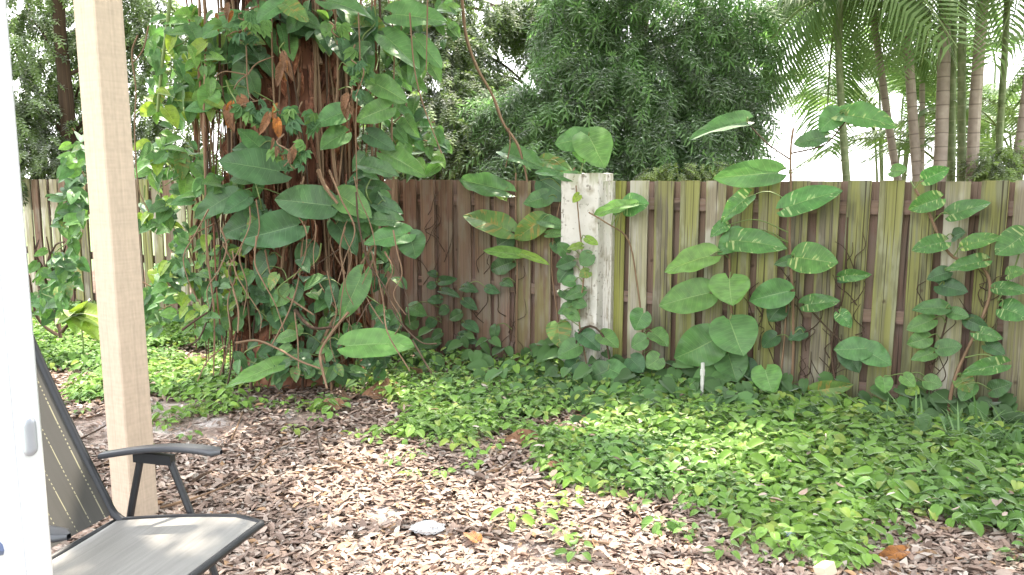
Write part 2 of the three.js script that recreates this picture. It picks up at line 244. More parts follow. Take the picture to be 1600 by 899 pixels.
{
  const e = at(-8, 450, 0.92), g = thing('sliding_door', 'white framed sliding door standing open at the edge of the patio', 'door', V(e.x, 0, e.z)); g.rotation.y = fenceTurn;
  const white = phys({ color: C(0.72, 0.73, 0.77), roughness: 0.35, clearcoat: 0.3 }), box = (w, h, d, r = 0.003) => new THREE.ExtrudeGeometry((() => { const s = new THREE.Shape(); s.moveTo(-w / 2 + r, -d / 2); s.lineTo(w / 2 - r, -d / 2); s.lineTo(w / 2, -d / 2 + r); s.lineTo(w / 2, d / 2 - r); s.lineTo(w / 2 - r, d / 2); s.lineTo(-w / 2 + r, d / 2); s.lineTo(-w / 2, d / 2 - r); s.lineTo(-w / 2, -d / 2 + r); s.closePath(); return s; })(), { depth: h, bevelEnabled: false }).rotateX(-Math.PI / 2);
  const stile = part('stile', box(0.09, 2.3, 0.04), white, g); stile.position.set(-0.054, 0.03, -0.016);
  const lip = part('weather_strip', box(0.008, 2.3, 0.03), white, g); lip.position.set(-0.001, 0.03, -0.024);
  const rail = part('bottom_rail', box(0.8, 0.1, 0.04), white, g); rail.position.set(-0.496, 0.03, -0.02);
  const rail2 = part('top_rail', box(0.8, 0.08, 0.04), white, g); rail2.position.set(-0.496, 2.25, -0.02);
  const glass = part('pane', new THREE.BoxGeometry(0.8, 2.12, 0.006), phys({ color: C(0.95, 0.98, 1), transmission: 1, thickness: 0, roughness: 0.02 }), g); glass.position.set(-0.496, 1.19, -0.02);
  const latch = part('latch_plate', new THREE.CapsuleGeometry(0.009, 0.03, 4, 10).scale(0.35, 1, 1), std({ color: C(0.55, 0.57, 0.66), roughness: 0.4, metalness: 0.5 }), g); latch.position.set(0.004, EYE - 0.31, -0.022);
  const hd = part('handle', tube([V(-0.032, EYE - 0.45, 0.0), V(-0.032, EYE - 0.445, 0.02), V(-0.032, EYE - 0.37, 0.026), V(-0.032, EYE - 0.3, 0.02), V(-0.032, EYE - 0.295, 0)], 0.009, 0.009, 24, 8), phys({ color: C(0.1, 0.13, 0.24), roughness: 0.35, clearcoat: 0.5 }), g);
}
{
  // chair: local +x is where the sitter looks, +z is towards the house
  const far = onLevel(185, 812, 0.42), farFront = onLevel(410, 808, 0.49), fwd = farFront.clone().sub(far).setY(0), len = fwd.length(); fwd.normalize();
  const g = thing('patio_chair', 'dark framed folding patio chair with grey mesh sling beside the porch post', 'chair', V(far.x, 0, far.z)); g.rotation.y = Math.atan2(-fwd.z, fwd.x);
  const W = 0.6, fr = std({ color: C(0.028, 0.029, 0.033), roughness: 0.42, metalness: 0.35 });
  const arm = phys({ color: C(0.05, 0.052, 0.06), roughness: 0.4, clearcoat: 0.25, clearcoatRoughness: 0.4 });
  const weave = tex(512, 512, (u, v, x, y) => { const a = (x >> 1) % 2, b = (y >> 1) % 2, k = (a ^ b ? 0.9 : 0.72) + 0.12 * fbm(u * 3, v * 60, 2, 2); return [0.6 * k, 0.59 * k, 0.575 * k]; });
  const stripe = tex(512, 1024, (u, v, x, y) => {
    const a = (x >> 1) % 2, b = (y >> 1) % 2, k = (a ^ b ? 0.9 : 0.7) + 0.1 * fbm(u * 60, v * 3, 2, 2); let c = [0.29 * k, 0.28 * k, 0.262 * k];
    const q = (u * 9.5) % 1, l = Math.abs(q - 0.5); if (l < 0.03 && Math.sin(v * 420 + Math.floor(u * 9.5) * 2.4) + 0.9 * Math.sin(v * 37 + Math.floor(u * 9.5) * 5) > -0.5) c = [0.56, 0.54, 0.44]; return c;
  });
  const sling = (a, b, sag, map, rough) => { // strip between two rails: a and b are lists of points
    const n = a.length - 1, ns = 10, pos = [], uv = [], idx = [];
    for (let i = 0; i <= n; i++) for (let j = 0; j <= ns; j++) { const s = j / ns, q = a[i].clone().lerp(b[i], s), d = sag(i / n) * 4 * s * (1 - s); pos.push(q.x + d.x, q.y + d.y, q.z); uv.push(s, i / n); if (i < n && j < ns) { const k = i * (ns + 1) + j; idx.push(k, k + 1, k + ns + 1, k + 1, k + ns + 2, k + ns + 1); } }
    const gg = new THREE.BufferGeometry(); gg.setAttribute('position', new THREE.Float32BufferAttribute(pos, 3)); gg.setAttribute('uv', new THREE.Float32BufferAttribute(uv, 2)); gg.setIndex(idx); gg.computeVertexNormals(); return gg;
  };
  const strip = (a, b, fn, map) => { const n = a.length - 1, ns = 10, pos = [], uv = [], idx = []; for (let i = 0; i <= n; i++) for (let j = 0; j <= ns; j++) { const s = j / ns, q = a[i].clone().lerp(b[i], s).add(fn(i / n, 4 * s * (1 - s))); pos.push(q.x, q.y, q.z); uv.push(s, i / n); if (i < n && j < ns) { const k = i * (ns + 1) + j; idx.push(k, k + 1, k + ns + 1, k + 1, k + ns + 2, k + ns + 1); } } const gg = new THREE.BufferGeometry(); gg.setAttribute('position', new THREE.Float32BufferAttribute(pos, 3)); gg.setAttribute('uv', new THREE.Float32BufferAttribute(uv, 2)); gg.setIndex(idx); gg.computeVertexNormals(); return gg; };
  const seatLine = (z) => Array.from({ length: 13 }, (_, i) => { const t = i / 12; return V(len * t, 0.42 + 0.07 * t + 0.008 * Math.sin(t * 3.1) - 0.02 * Math.max(0, t - 0.85) / 0.15, z); });
  const backLine = (z) => Array.from({ length: 17 }, (_, i) => { const t = i / 16; return V(-0.02 - 0.42 * t - 0.02 * Math.sin(t * 3.1), 0.44 + 0.93 * t, z); });
  const z0 = 0.0, z1 = W;
  part('seat', strip(seatLine(z0 + 0.008), seatLine(z1 - 0.008), (t, k) => V(0, -0.008 * k, 0)), std({ map: weave, roughness: 0.55, side: THREE.DoubleSide, bumpMap: weave, bumpScale: 0.001 }), g);
  part('backrest', strip(backLine(z0 + 0.008), backLine(z1 - 0.008), (t, k) => V(-0.02 * k * Math.sin(t * 3.1), 0, 0)), std({ map: stripe, roughness: 0.6, side: THREE.DoubleSide }), g);
  for (const z of [z0, z1]) {
    const s = z === z0 ? -1 : 1;
    part('seat_rail', tube(seatLine(z).map((q) => q.clone().add(V(0, -0.004, 0))), 0.0115, 0.0115, 24, 8), fr, g);
    part('back_rail', tube([V(0.03, 0.41, z), ...backLine(z), V(-0.45, 1.39, z)], 0.014, 0.014, 40, 8), fr, g);
    const za = z + s * 0.03;
    // armrest: flat bowed slat with a rounded front
    const as = new THREE.Shape(); as.moveTo(-0.02, -0.02); as.lineTo(0.36, -0.026); as.quadraticCurveTo(0.415, -0.024, 0.415, 0); as.quadraticCurveTo(0.415, 0.024, 0.36, 0.026); as.lineTo(-0.02, 0.02); as.closePath();
    const ag = new THREE.ExtrudeGeometry(as, { depth: 0.014, bevelEnabled: true, bevelSize: 0.004, bevelThickness: 0.004, bevelSegments: 2, curveSegments: 8, steps: 1 }).rotateX(-Math.PI / 2);
    const seg = mergeGeometries([ag]), p = seg.attributes.position; for (let i = 0; i < p.count; i++) { const x = p.getX(i); p.setY(i, p.getY(i) + 0.05 * Math.sin(clamp(x / 0.4) * Math.PI * 0.62) - 0.015 * clamp((x - 0.3) / 0.1)); } seg.computeVertexNormals();
    const am = part('armrest', armGeo(), arm, g); am.position.set(-0.075, 0.635, za);
    const br = part('arm_bracket', new THREE.BoxGeometry(0.15, 0.034, 0.026), fr, g); br.position.set(0.135, 0.643, za);
    part('front_leg', tube([V(0.2, 0.635, za), V(0.33, 0.3, za), V(0.445, 0.0, za)], 0.0125, 0.0125, 8, 8), fr, g);
    part('rear_strut', tube([V(0.08, 0.635, za), V(0.025, 0.43, za), V(0.015, 0.38, za)], 0.0125, 0.0125, 8, 8), fr, g);
    part('rear_leg', tube([V(0.36, 0.445, z + s * 0.014), V(0.1, 0.2, z + s * 0.014), V(-0.13, 0.0, z + s * 0.014)], 0.012, 0.012, 8, 8), fr, g);
  }
  for (const [x, y, n] of [[-0.02, 0.405, 'cross_tube'], [len - 0.005, 0.465, 'cross_tube'], [-0.45, 1.39, 'top_tube']]) part(n, tube([V(x, y, z0), V(x, y, W / 2), V(x, y, z1)], 0.0125, 0.0125, 8, 8), fr, g);
  function armGeo() {
    const n = 20, m = 10, pos = [], idx = [];
    for (let i = 0; i <= n; i++) { const t = i / n, x = 0.475 * t, w = 0.024 + 0.006 * t, end = t > 0.94 ? Math.sqrt(Math.max(0, 1 - ((t - 0.94) / 0.062) ** 2)) : 1, y = 0.0 + 0.055 * Math.sin(Math.min(1, t * 1.05) * 1.9); for (let j = 0; j < m; j++) { const a = j / m * Math.PI * 2, cx = Math.cos(a), sy = Math.sin(a); pos.push(x, y + 0.011 * Math.sign(sy) * Math.pow(Math.abs(sy), 0.6) * (0.6 + 0.4 * end), w * end * Math.sign(cx) * Math.pow(Math.abs(cx), 0.5)); } }
    for (let i = 0; i < n; i++) for (let j = 0; j < m; j++) { const a = i * m + j, b = i * m + (j + 1) % m; idx.push(a, b, a + m, b, b + m, a + m); }
    const gg = new THREE.BufferGeometry(); gg.setAttribute('position', new THREE.Float32BufferAttribute(pos, 3)); gg.setIndex(idx); gg.computeVertexNormals(); return gg;
  }
}

// ------------------------------------------------------------------ vine covered tree and its overhead crown
const barkTex = tex(256, 1024, (u, v) => { const g = fbm(u * 40, v * 8, 1, 4), b = fbm(u * 8, v * 14, 2, 4); let c = mix3([0.27, 0.16, 0.115], [0.66, 0.46, 0.36], g); return mix3(c, [0.74, 0.57, 0.46], 0.5 * smooth(0.52, 0.7, b)); });
const bark = std({ map: barkTex, roughness: 1, bumpMap: barkTex, bumpScale: 0.03 });
const TB = V(at(474, 590, 6.5).x, 0, -6.5);
const oakSprig = (() => {
  reseed(31); const gs = []; const lg = leafGeo({ nt: 2, ns: 2, lobe: 0, p0: 0.6, p1: 0.6, fold: 0.2, arch: 0.2, wave: 0 });
  for (let i = 0; i < 13; i++) { const t = i / 13, d = V(rr(-1, 1), rr(-0.7, 0.5), rr(0.1, 1)).normalize(); gs.push(lg.clone().applyMatrix4(place(V(rr(-0.06, 0.06), rr(-0.05, 0.05), 0.22 * t), d, V(rr(-0.7, 0.7), 1, rr(-0.7, 0.7)), V(0.042, 0.09, 0.09)))); }
  gs.push(tube([V(0, 0, -0.02), V(0.01, 0.01, 0.1), V(0, 0, 0.23)], 0.003, 0.001, 3, 3)); return mergeGeometries(gs);
})();
const oakLeaf = leafMat({ color: C(1, 1, 1), clearcoat: 0.1 });
function limb(pts, r0, r1) { return tube(pts, r0, r1, pts.length * 5, 8, 0.15); }
{
  reseed(77);
  const g = thing('vine_covered_tree', 'thick reddish brown shaggy tree trunk draped in climbing vines and roots', 'tree', TB);
  // trunk: lumpy column
  const rad = 40, hs = 60, H = 6, pos = [], uv = [], idx = [];
  for (let i = 0; i <= hs; i++) for (let j = 0; j <= rad; j++) {
    const y = H * i / hs - 0.1, a = j / rad * Math.PI * 2, ca = Math.cos(a), sa = Math.sin(a);
    const r = (0.4 + 0.1 * Math.exp(-Math.max(0, y) * 2.2) - 0.018 * y) * (1 + 0.22 * (fbm(ca * 2 + 5, sa * 2, y * 0.7, 3) - 0.5)) + 0.05 * (fbm(ca * 9 + 5, sa * 9, y * 0.9, 3) - 0.5) + 0.03 * (fbm(ca * 22, sa * 22, y * 1.6, 2) - 0.5);
    pos.push(ca * r + 0.02 * y, y, sa * r); uv.push(j / rad * 2, y / 2.4); if (i < hs && j < rad) { const k = i * (rad + 1) + j; idx.push(k, k + rad + 1, k + 1, k + 1, k + rad + 1, k + rad + 2); }
  }
  const tg = new THREE.BufferGeometry(); tg.setAttribute('position', new THREE.Float32BufferAttribute(pos, 3)); tg.setAttribute('uv', new THREE.Float32BufferAttribute(uv, 2)); tg.setIndex(idx); tg.computeVertexNormals();
  part('trunk', tg, bark, g);
  // shaggy strips of bark and clinging roots
  for (let i = 0; i < 170; i++) {
    const a = rr(-0.1, Math.PI + 0.1), y0 = rr(0.1, 3.2), l = rr(0.25, 1.1), pts = []; let aa = a, ro = 0.41 + rr(0.0, 0.06);
    for (let k = 0; k <= 4; k++) { const y = y0 - l * k / 4, r = ro + 0.1 * Math.exp(-Math.max(0, y) * 2.2) - 0.018 * y + (k === 4 ? rr(0, 0.08) : rr(-0.01, 0.025)); pts.push(V(Math.cos(aa) * r + 0.02 * y, Math.max(0.02, y), Math.sin(aa) * r)); aa += rr(-0.06, 0.06); }
    part('bark_strip', tube(pts, rr(0.01, 0.028), rr(0.004, 0.012), 8, 5, 0.5), rnd() < 0.75 ? bark : stemMat, g);
  }
  for (let i = 0; i < 26; i++) {
    const a = rr(0.1, Math.PI - 0.1) + (rnd() < 0.5 ? 0 : rr(-0.2, 0.2)), pts = []; let aa = a; const r0 = rr(0.46, 0.54);
    for (let k = 0; k <= 8; k++) { const y = 3.4 - 3.4 * k / 8; pts.push(V(Math.cos(aa) * (r0 + 0.12 * Math.exp(-y * 1.6) * rr(0.5, 1.8)), Math.max(0, y), Math.sin(aa) * (r0 + 0.14 * Math.exp(-y * 1.6) * rr(0.5, 1.8)))); aa += rr(-0.09, 0.09); }
    part('aerial_root', tube(pts, rr(0.006, 0.012), rr(0.004, 0.01), 30, 5, 0.3), rnd() < 0.5 ? stemMat : darkStem, g);
  }
  for (let i = 0; i < 46; i++) {
    const a = rnd() < 0.5 ? rr(-0.3, 0.9) : rr(Math.PI - 0.9, Math.PI + 0.3), pts = []; let aa = a, ro = rr(0.46, 0.74), y0 = rr(1.4, 3.4), y1 = rr(0.0, 1.3);
    for (let k = 0; k <= 6; k++) { const y = y0 + (y1 - y0) * k / 6; pts.push(V(Math.cos(aa) * ro, Math.max(0.01, y), Math.abs(Math.sin(aa)) * ro + 0.1)); aa += rr(-0.1, 0.1); ro += rr(-0.03, 0.035); }
    part('aerial_root', tube(pts, rr(0.004, 0.011), rr(0.003, 0.006), 22, 5, 0.3), pick([stemMat, stemMat, darkStem, bark]), g);
  }
  const flakeGeo = [0, 1, 2].map((k) => leafGeo({ nt: 8, ns: 4, lobe: 0, p0: 0.25, p1: 0.35, fold: 0.5, arch: 0.35 + 0.25 * k, wave: 0.07, twist: 0.4 * (k - 1), k: k * 2 }));
  const flakeMat = [std({ map: barkTex, roughness: 1, side: THREE.DoubleSide }), std({ map: barkTex, color: C(1.5, 1.4, 1.3), roughness: 1, side: THREE.DoubleSide }), std({ map: barkTex, color: C(0.75, 0.7, 0.66), roughness: 1, side: THREE.DoubleSide })];
  for (let i = 0; i < 210; i++) {
    const a = rr(-0.15, Math.PI + 0.15), y = rr(0.25, 3.3), o = V(Math.cos(a), 0, Math.sin(a)), r = 0.4 - 0.018 * y + rr(0, 0.05), L = rr(0.1, 0.34);
    const m = part('bark_flake', pick(flakeGeo), pick(flakeMat), g); m.applyMatrix4(place(o.clone().multiplyScalar(r).setY(y), V(o.x * rr(0.0, 0.7) + rr(-0.25, 0.25), -1, o.z * rr(0, 0.7)), o, V(L * rr(0.2, 0.45), L, L)));
  }
  // limbs and overhead crown
  const tips = [];
  for (let i = 0; i < 9; i++) {
    const a = i / 9 * Math.PI * 2 + rr(-0.2, 0.2), L = rr(3, 5.2), pts = [V(0.1, 4.6 + rr(0, 1), 0)]; for (let k = 1; k <= 4; k++) pts.push(V(Math.cos(a) * L * k / 4 + rr(-0.3, 0.3), 5 + k * 0.55 + rr(-0.2, 0.3), Math.sin(a) * L * k / 4 + rr(-0.3, 0.3)));
    part('limb', limb(pts, 0.13, 0.03), bark, g); tips.push(...pts.slice(1));
  }
  const list = []; let tries = 0;
  while (list.length < 5600 && tries++ < 90000) {
    const w = V(rr(-6.2, 5), rr(4.4, 7.6), rr(-8.4, -2.4));
    if (fbm(w.x * 0.9, w.y * 0.9, w.z * 0.9, 3) < 0.3 || inHole(w, 0.5)) continue;
    const edge = smooth(-1.6, -3.8, w.z) ; if (rnd() > edge) continue;
    list.push({ m: place(w.sub(TB), ball().setY(rr(-0.8, 0.3)), V(rr(-0.6, 0.6), 1, rr(-0.6, 0.6)), rr(0.9, 1.6)), c: C(0.06, 0.12, 0.03).multiplyScalar(rr(0.7, 1.4)) });
  }
  inst('crown', oakSprig, oakLeaf, list, g);
}

// ------------------------------------------------------------------ climbing vines
// leaf row: [stalk x, y, tip x, y, width px, skin, stalk depth, depth step to the tip]
const skinOf = { d: 'dark', g: 'green', b: 'bright', y: 'young', m: 'marble', n: 'marble2', x: 'dead', o: 'orange' };
function hangLeaf(g, P, T, wm, sk, nrm, geos = bigLeaf, name = 'leaf') {
  const dir = T.clone().sub(P), L = dir.length(), m = part(name, pick(geos), skinFor(skinOf[sk] ?? sk), g);
  m.applyMatrix4(place(P.clone().sub(g.position), dir, nrm, V(wm, L * rr(0.6, 1.3), L))); return m;
}
const camDir = (p) => V(0, EYE, 0).sub(p).normalize();
function climber(name, label, rows, stems, zOf, opt = {}) {
  reseed(opt.seed ?? 5);
  const g = thing(name, label, opt.category ?? 'vine', zOf(stems[0][1][0][0], stems[0][1][0][1], 0), opt.group ?? 'climbing vines');
  if (opt.ground) g.position.y = 0;
  const sp3 = [];
  for (const [r, pts, mat] of stems) { const q = pts.map(([x, y, o = 0.02]) => zOf(x, y, o)); if (opt.ground && !mat) q[0].y = 0; part('stem', tube(q.map((v) => v.clone().sub(g.position)), r, r * 0.7, q.length * 5, 6, 0.25), mat ?? (opt.stem ?? stemMat), g); const c = new THREE.CatmullRomCurve3(q); for (let i = 0; i <= 30; i++) sp3.push(c.getPoint(i / 30)); }
  for (const [bx, by, tx, ty, w, sk, off = 0.1, dz = 0.05] of rows) {
    const P = zOf(bx, by, off), T = zOf(tx, ty, off + dz), px = -P.z / F * 1.01;
    const cd = camDir(P), nrm = V(cd.x * 0.9 + rr(-0.2, 0.2), 0.4 + rr(-0.2, 0.3), cd.z * 0.9);
    hangLeaf(g, P, T, w * px * 1.12, sk, nrm);
    let best = sp3[0], bd = 1e9; for (const s of sp3) { const d = s.distanceTo(P) + Math.max(0, s.y - P.y) * 0.5; if (d < bd) { bd = d; best = s; } }
    if (bd < 0.9) { const midp = P.clone().lerp(best, 0.45).add(V(0, 0.03 + bd * 0.08, 0.02)); part('petiole', tube([best, midp, P].map((v) => v.clone().sub(g.position)), 0.0045, 0.0032, 8, 5), greenStem, g); }
  }
  return g;
}
const zF = (x, y, off) => fenceAt(x, y, 0.045 + off);
const zT = (Z) => (x, y, off) => at(x, y, Z - off);

climber('pothos_vine', 'pothos vine with large leathery leaves spiralling round the shaggy trunk', [
  [510, 2, 578, 10, 30, 'g', 0.1, 0.12], [614, 22, 697, 28, 42, 'g', 0, 0.1], [600, 55, 655, 100, 40, 'g', 0, 0.15], [608, 168, 556, 186, 32, 'g', 0.1, 0.1], [585, 130, 636, 154, 34, 'g', 0.05, 0.1], [543, 104, 584, 122, 26, 'b', 0.1, 0.05], [540, 175, 493, 190, 36, 'g', 0.1, 0.1], [540, 208, 500, 224, 36, 'g', 0.1, 0.1],
  [440, 6, 398, 28, 26, 'g', 0.15, 0.1], [445, 6, 482, 30, 26, 'd', 0.15, 0.1], [374, 28, 300, 52, 34, 'g', 0.1, 0.1], [436, 268, 342, 246, 58, 'd', 0.2, 0.15], [428, 236, 362, 222, 40, 'd', 0.1, 0.05], [362, 305, 299, 336, 34, 'd', 0.15, 0.1], [404, 345, 343, 364, 42, 'd', 0.1, 0.1], [466, 352, 373, 374, 50, 'd', 0.2, 0.15],
  [517, 322, 430, 308, 50, 'd', 0.2, 0.12], [508, 322, 546, 340, 24, 'd', 0.15, 0.05], [530, 305, 577, 336, 42, 'g', 0.12, 0.1], [622, 346, 568, 338, 24, 'd', 0.1, 0.05], [634, 366, 568, 378, 34, 'g', 0.12, 0.12], [640, 368, 651, 402, 40, 'd', 0.1, 0.05], [525, 350, 560, 392, 34, 'd', 0.05, 0.1], [565, 430, 533, 498, 38, 'g', 0.1, 0.15],
  [540, 541, 642, 528, 46, 'b', 0.35, 0.05], [408, 430, 427, 456, 26, 'd', 0.1, 0.05], [452, 450, 427, 479, 26, 'g', 0.15, 0.05], [458, 500, 416, 488, 44, 'd', 0.0, 0.05], [436, 570, 350, 602, 26, 'b', 0.3, 0.2], [460, 524, 430, 530, 20, 'g', 0.2, 0.05], [405, 230, 372, 200, 28, 'g', 0.1, 0.05], [330, 140, 318, 172, 30, 'b', 0.1, 0.05], [560, 150, 590, 176, 26, 'd', 0, 0.05], [520, 60, 550, 95, 30, 'd', 0, 0.1], [570, 260, 620, 268, 28, 'd', 0.1, 0.1], [600, 240, 660, 262, 30, 'g', 0.0, 0.1], [575, 210, 615, 232, 28, 'd', 0, 0.1], [650, 60, 690, 100, 26, 'g', 0, 0.1], [655, 90, 640, 130, 24, 'g', 0, 0.05], [420, 400, 398, 430, 30, 'd', 0.05, 0.05], [500, 440, 528, 470, 32, 'd', 0, 0.05], [486, 380, 470, 420, 34, 'd', 0.03, 0.05], [590, 320, 628, 330, 26, 'd', 0.05, 0.05],
], [[0.013, [[512, 585, 0.12], [502, 545, 0.1], [520, 500, 0.05], [545, 440, 0.02], [540, 350, 0.03], [520, 240, 0.02], [528, 120, 0.02], [520, -40, 0.02]]], [0.01, [[440, 420, 0.05], [450, 300, 0.05], [430, 180, 0.03], [425, 20, 0.03], [430, -40, 0.02]]], [0.009, [[560, 420, 0.05], [610, 330, 0.02], [612, 200, -0.1], [615, 60, -0.1], [600, -40, -0.1]]]],
  zT(5.93), { seed: 21 });

// loose woody roots round the foot of the trunk
{
  reseed(41); const q = (x, y) => [300 + x / 2.4975, 260 + y / 2.4975];
  const R = [[9, [[60, -60], [60, 60], [90, 200], [110, 330], [70, 560], [20, 680], [-20, 700]]], [8, [[285, 325], [300, 400], [325, 480]]], [8, [[455, 150], [430, 300], [420, 420], [380, 560], [310, 700]]], [17, [[490, 12], [520, 80], [568, 145]]], [8, [[640, 100], [650, 220], [690, 380], [750, 470], [800, 590], [900, 690], [955, 693]]], [7, [[640, 330], [650, 450], [690, 530], [745, 615]]], [6, [[580, 320], [470, 395], [410, 440], [375, 510]]], [13, [[610, 570], [545, 650], [500, 730], [510, 800], [527, 868]]], [10, [[170, 690], [250, 680], [330, 710], [420, 760], [500, 790]]], [11, [[-40, 640], [0, 610], [60, 570]]], [15, [[400, 560], [470, 630], [570, 625]]], [9, [[370, 510], [475, 580]]], [7, [[700, 330], [745, 520], [760, 640], [850, 800]]], [6, [[785, 360], [830, 480], [850, 620]]], [8, [[160, 480], [180, 560], [178, 650]]], [7, [[130, 700], [60, 760], [20, 840]]], [6, [[400, 570], [412, 680], [415, 790]]], [6, [[690, 530], [640, 620]]], [7, [[860, 680], [935, 810]]], [6, [[250, 130], [262, 240], [240, 330]]], [6, [[560, 220], [540, 300], [600, 420]]], [7, [[120, 300], [170, 420], [140, 520], [150, 640]]]];
  const ROOT = { 0: 'long brown root curving down the side of the trunk towards the porch post', 3: 'short thick broken stub jutting from the trunk between large dark leaves', 4: 'long pale kinked root running from trunk out to the fence foot', 7: 'stout forked root standing beneath the big bright upright leaf', 8: 'pale bowed root arching low over the ground cover at the trunk foot', 10: 'thick dark root lying across the trunk foot' };
  R.forEach(([w, pts], i) => {
    const Z = 5.88 - (i % 5) * 0.06, p = pts.map(([x, y]) => at(...q(x, y), Z - Math.max(0, y - 450) / 900)), r = w / 2.4975 / 2 * Z / F;
    p.forEach((v) => { v.y = Math.max(v.y, 0.02); });
    solo('woody_root', tube(p, r, r * 0.75, p.length * 7, 6, 0.25), pick([stemMat, stemMat, darkStem]), ROOT[i] ?? 'crooked bare woody root straggling round the foot of the shaggy trunk', 'root', 'loose roots at the trunk');
  });
  for (let i = 0; i < 18; i++) { let x = rr(320, 640), y = rr(250, 430); const Z = rr(5.6, 5.9), p = []; for (let k = 0; k < 5; k++) { const q3 = at(x, y, Z - k * 0.03); q3.y = Math.max(0.02, q3.y); p.push(q3); x += rr(-22, 26); y += rr(24, 50); } solo('trailing_tendril', tube(p, rr(0.004, 0.008), 0.003, 24, 5, 0.2), stemMat, 'thin pale trailing tendril hanging in the leaves of the shaggy trunk', 'vine', 'trailing tendrils on the trunk'); }
  // hanging liana and green stalk
  solo('hanging_liana', tube([[705, -160], [714, -60], [722, 0], [728, 55], [745, 105], [770, 150], [786, 192], [808, 225], [818, 255], [824, 285]].map(([x, y]) => at(x, y, 6.45)), 0.016, 0.009, 60, 7, 0.3), stemMat, 'long brown bare liana hanging slanting down to the fence top', 'vine');
  solo('hanging_strand', tube([[795, 200], [797, 225], [790, 262]].map(([x, y]) => at(x, y, 6.44)), 0.006, 0.004, 12, 5), stemMat, 'thin pale strand hanging off the slanting brown liana', 'vine');
  solo('green_stalk', tube([[268, -40], [262, 30], [254, 92], [248, 150], [246, 175]].map(([x, y]) => at(x, y, 5.9)), 0.015, 0.011, 30, 8, 0.1), greenStem, 'upright green jointed stalk hanging beside the porch post', 'stalk');
  for (const pts of [[[215, 55], [206, 80], [212, 140], [210, 200], [218, 300], [232, 330]], [[232, 40], [222, 80], [205, 100]], [[385, 118], [390, 150], [398, 158]], [[387, 116], [372, 128], [365, 140]], [[386, 116], [384, 60], [380, 20]], [[386, 117], [350, 112], [335, 120]], [[387, 117], [400, 100], [428, 88]], [[640, 20], [648, 110], [660, 160], [690, 240]], [[668, 0], [666, 110]], [[560, 20], [562, 100], [556, 190], [558, 300]]]) solo('trailing_tendril', tube(pts.map(([x, y]) => at(x, y, 5.75)), 0.006, 0.004, pts.length * 6, 5), stemMat, 'thin pale trailing tendril hanging in the leaves of the shaggy trunk', 'vine', 'trailing tendrils on the trunk');
}

// smaller creepers hugging the trunk
const creeperLeaf = (() => { const gs = []; const l = leafGeo({ nt: 4, ns: 2, lobe: 0, p0: 0.8, p1: 0.75, fold: 0.2, arch: 0.2, wave: 0.01 }); [-1.15, -0.6, 0, 0.6, 1.15].forEach((a, i) => { const s = [0.6, 0.85, 1, 0.85, 0.6][i]; gs.push(l.clone().applyMatrix4(place(V(0, 0, 0), V(Math.sin(a), -0.1, Math.cos(a)), UP, V(0.42 * s, s, s)))); }); return mergeGeometries(gs); })();
const creepSkin = [leafMat({ color: C(0.085, 0.2, 0.06), clearcoat: 0.2 }), leafMat({ color: C(0.13, 0.26, 0.06), clearcoat: 0.2 }), leafMat({ color: C(0.06, 0.15, 0.055), clearcoat: 0.25 })];
function spray(name, label, blobs, kind, seedN, group, category = 'vine') {   // blobs: [px, py, rx px, ry px, Z, depth, n, size m]
  reseed(seedN); const c0 = blobs[0], g = thing(name, label, category, at(c0[0], c0[1], c0[4]), group);
  for (const [bx, by, rx, ry, Z, dz, n, size] of blobs) {
    const st = []; let prev = at(bx - rx * 0.5, by - ry, Z);
    for (let i = 0; i < 5; i++) st.push(at(bx + rx * rr(-0.7, 0.7), by - ry + 2 * ry * i / 4, Z + rr(-0.1, 0.1)).sub(g.position));
    part('stem', tube(st, 0.006, 0.004, 16, 5, 0.3), rnd() < 0.5 ? stemMat : greenStem, g);
    for (let i = 0; i < n; i++) {
      const v = ball(), P = at(bx + rx * v.x, by + ry * v.y, Z + dz * v.z), s = size * rr(0.6, 1.35), cd = camDir(P);
      const hang = kind[0] === 'dead', dir = hang ? V(rr(-0.45, 0.45), -1, rr(-0.1, 0.3)) : V(rr(-1, 1), rr(-1.1, 0.15), rr(-0.3, 0.8)), nrm = V(cd.x + rr(-0.8, 0.8), rr(0.3, 1.4), cd.z + rr(-0.6, 0.6));
      const m = kind === 'palm' ? part('leaf', creeperLeaf, pick(creepSkin), g) : part('leaf', pick(midLeaf), skinFor(pick(kind)), g);
      m.applyMatrix4(place(P.sub(g.position), dir, nrm, kind === 'palm' ? V(s, s, s) : V(s * (hang ? rr(0.3, 0.5) : rr(0.6, 0.8)), s, s)));
    }
  }
  return g;
}
spray('creeper', 'five fingered creeper leaves hanging over the front of the shaggy trunk', [[525, 48, 22, 14, 5.6, 0.05, 9, 0.085], [468, 185, 34, 26, 5.55, 0.08, 16, 0.095], [400, 175, 35, 20, 5.6, 0.08, 16, 0.085], [455, 240, 35, 25, 5.5, 0.08, 16, 0.08], [560, 110, 18, 40, 5.7, 0.1, 12, 0.08], [380, 40, 40, 30, 5.7, 0.15, 20, 0.08]], 'palm', 51, 'creepers on the trunk');
spray('leafy_vine', 'thick curtain of mixed small leaved vine beside the beige porch post', [[290, 60, 70, 55, 6.0, 0.3, 60, 0.13], [265, 150, 50, 50, 6.1, 0.3, 50, 0.13], [330, 130, 45, 50, 6.0, 0.25, 45, 0.13], [270, 250, 50, 40, 6.1, 0.3, 45, 0.14], [330, 290, 40, 45, 6.0, 0.25, 34, 0.12]], ['green', 'bright', 'green', 'bright', 'young'], 52, 'vines on the trunk');
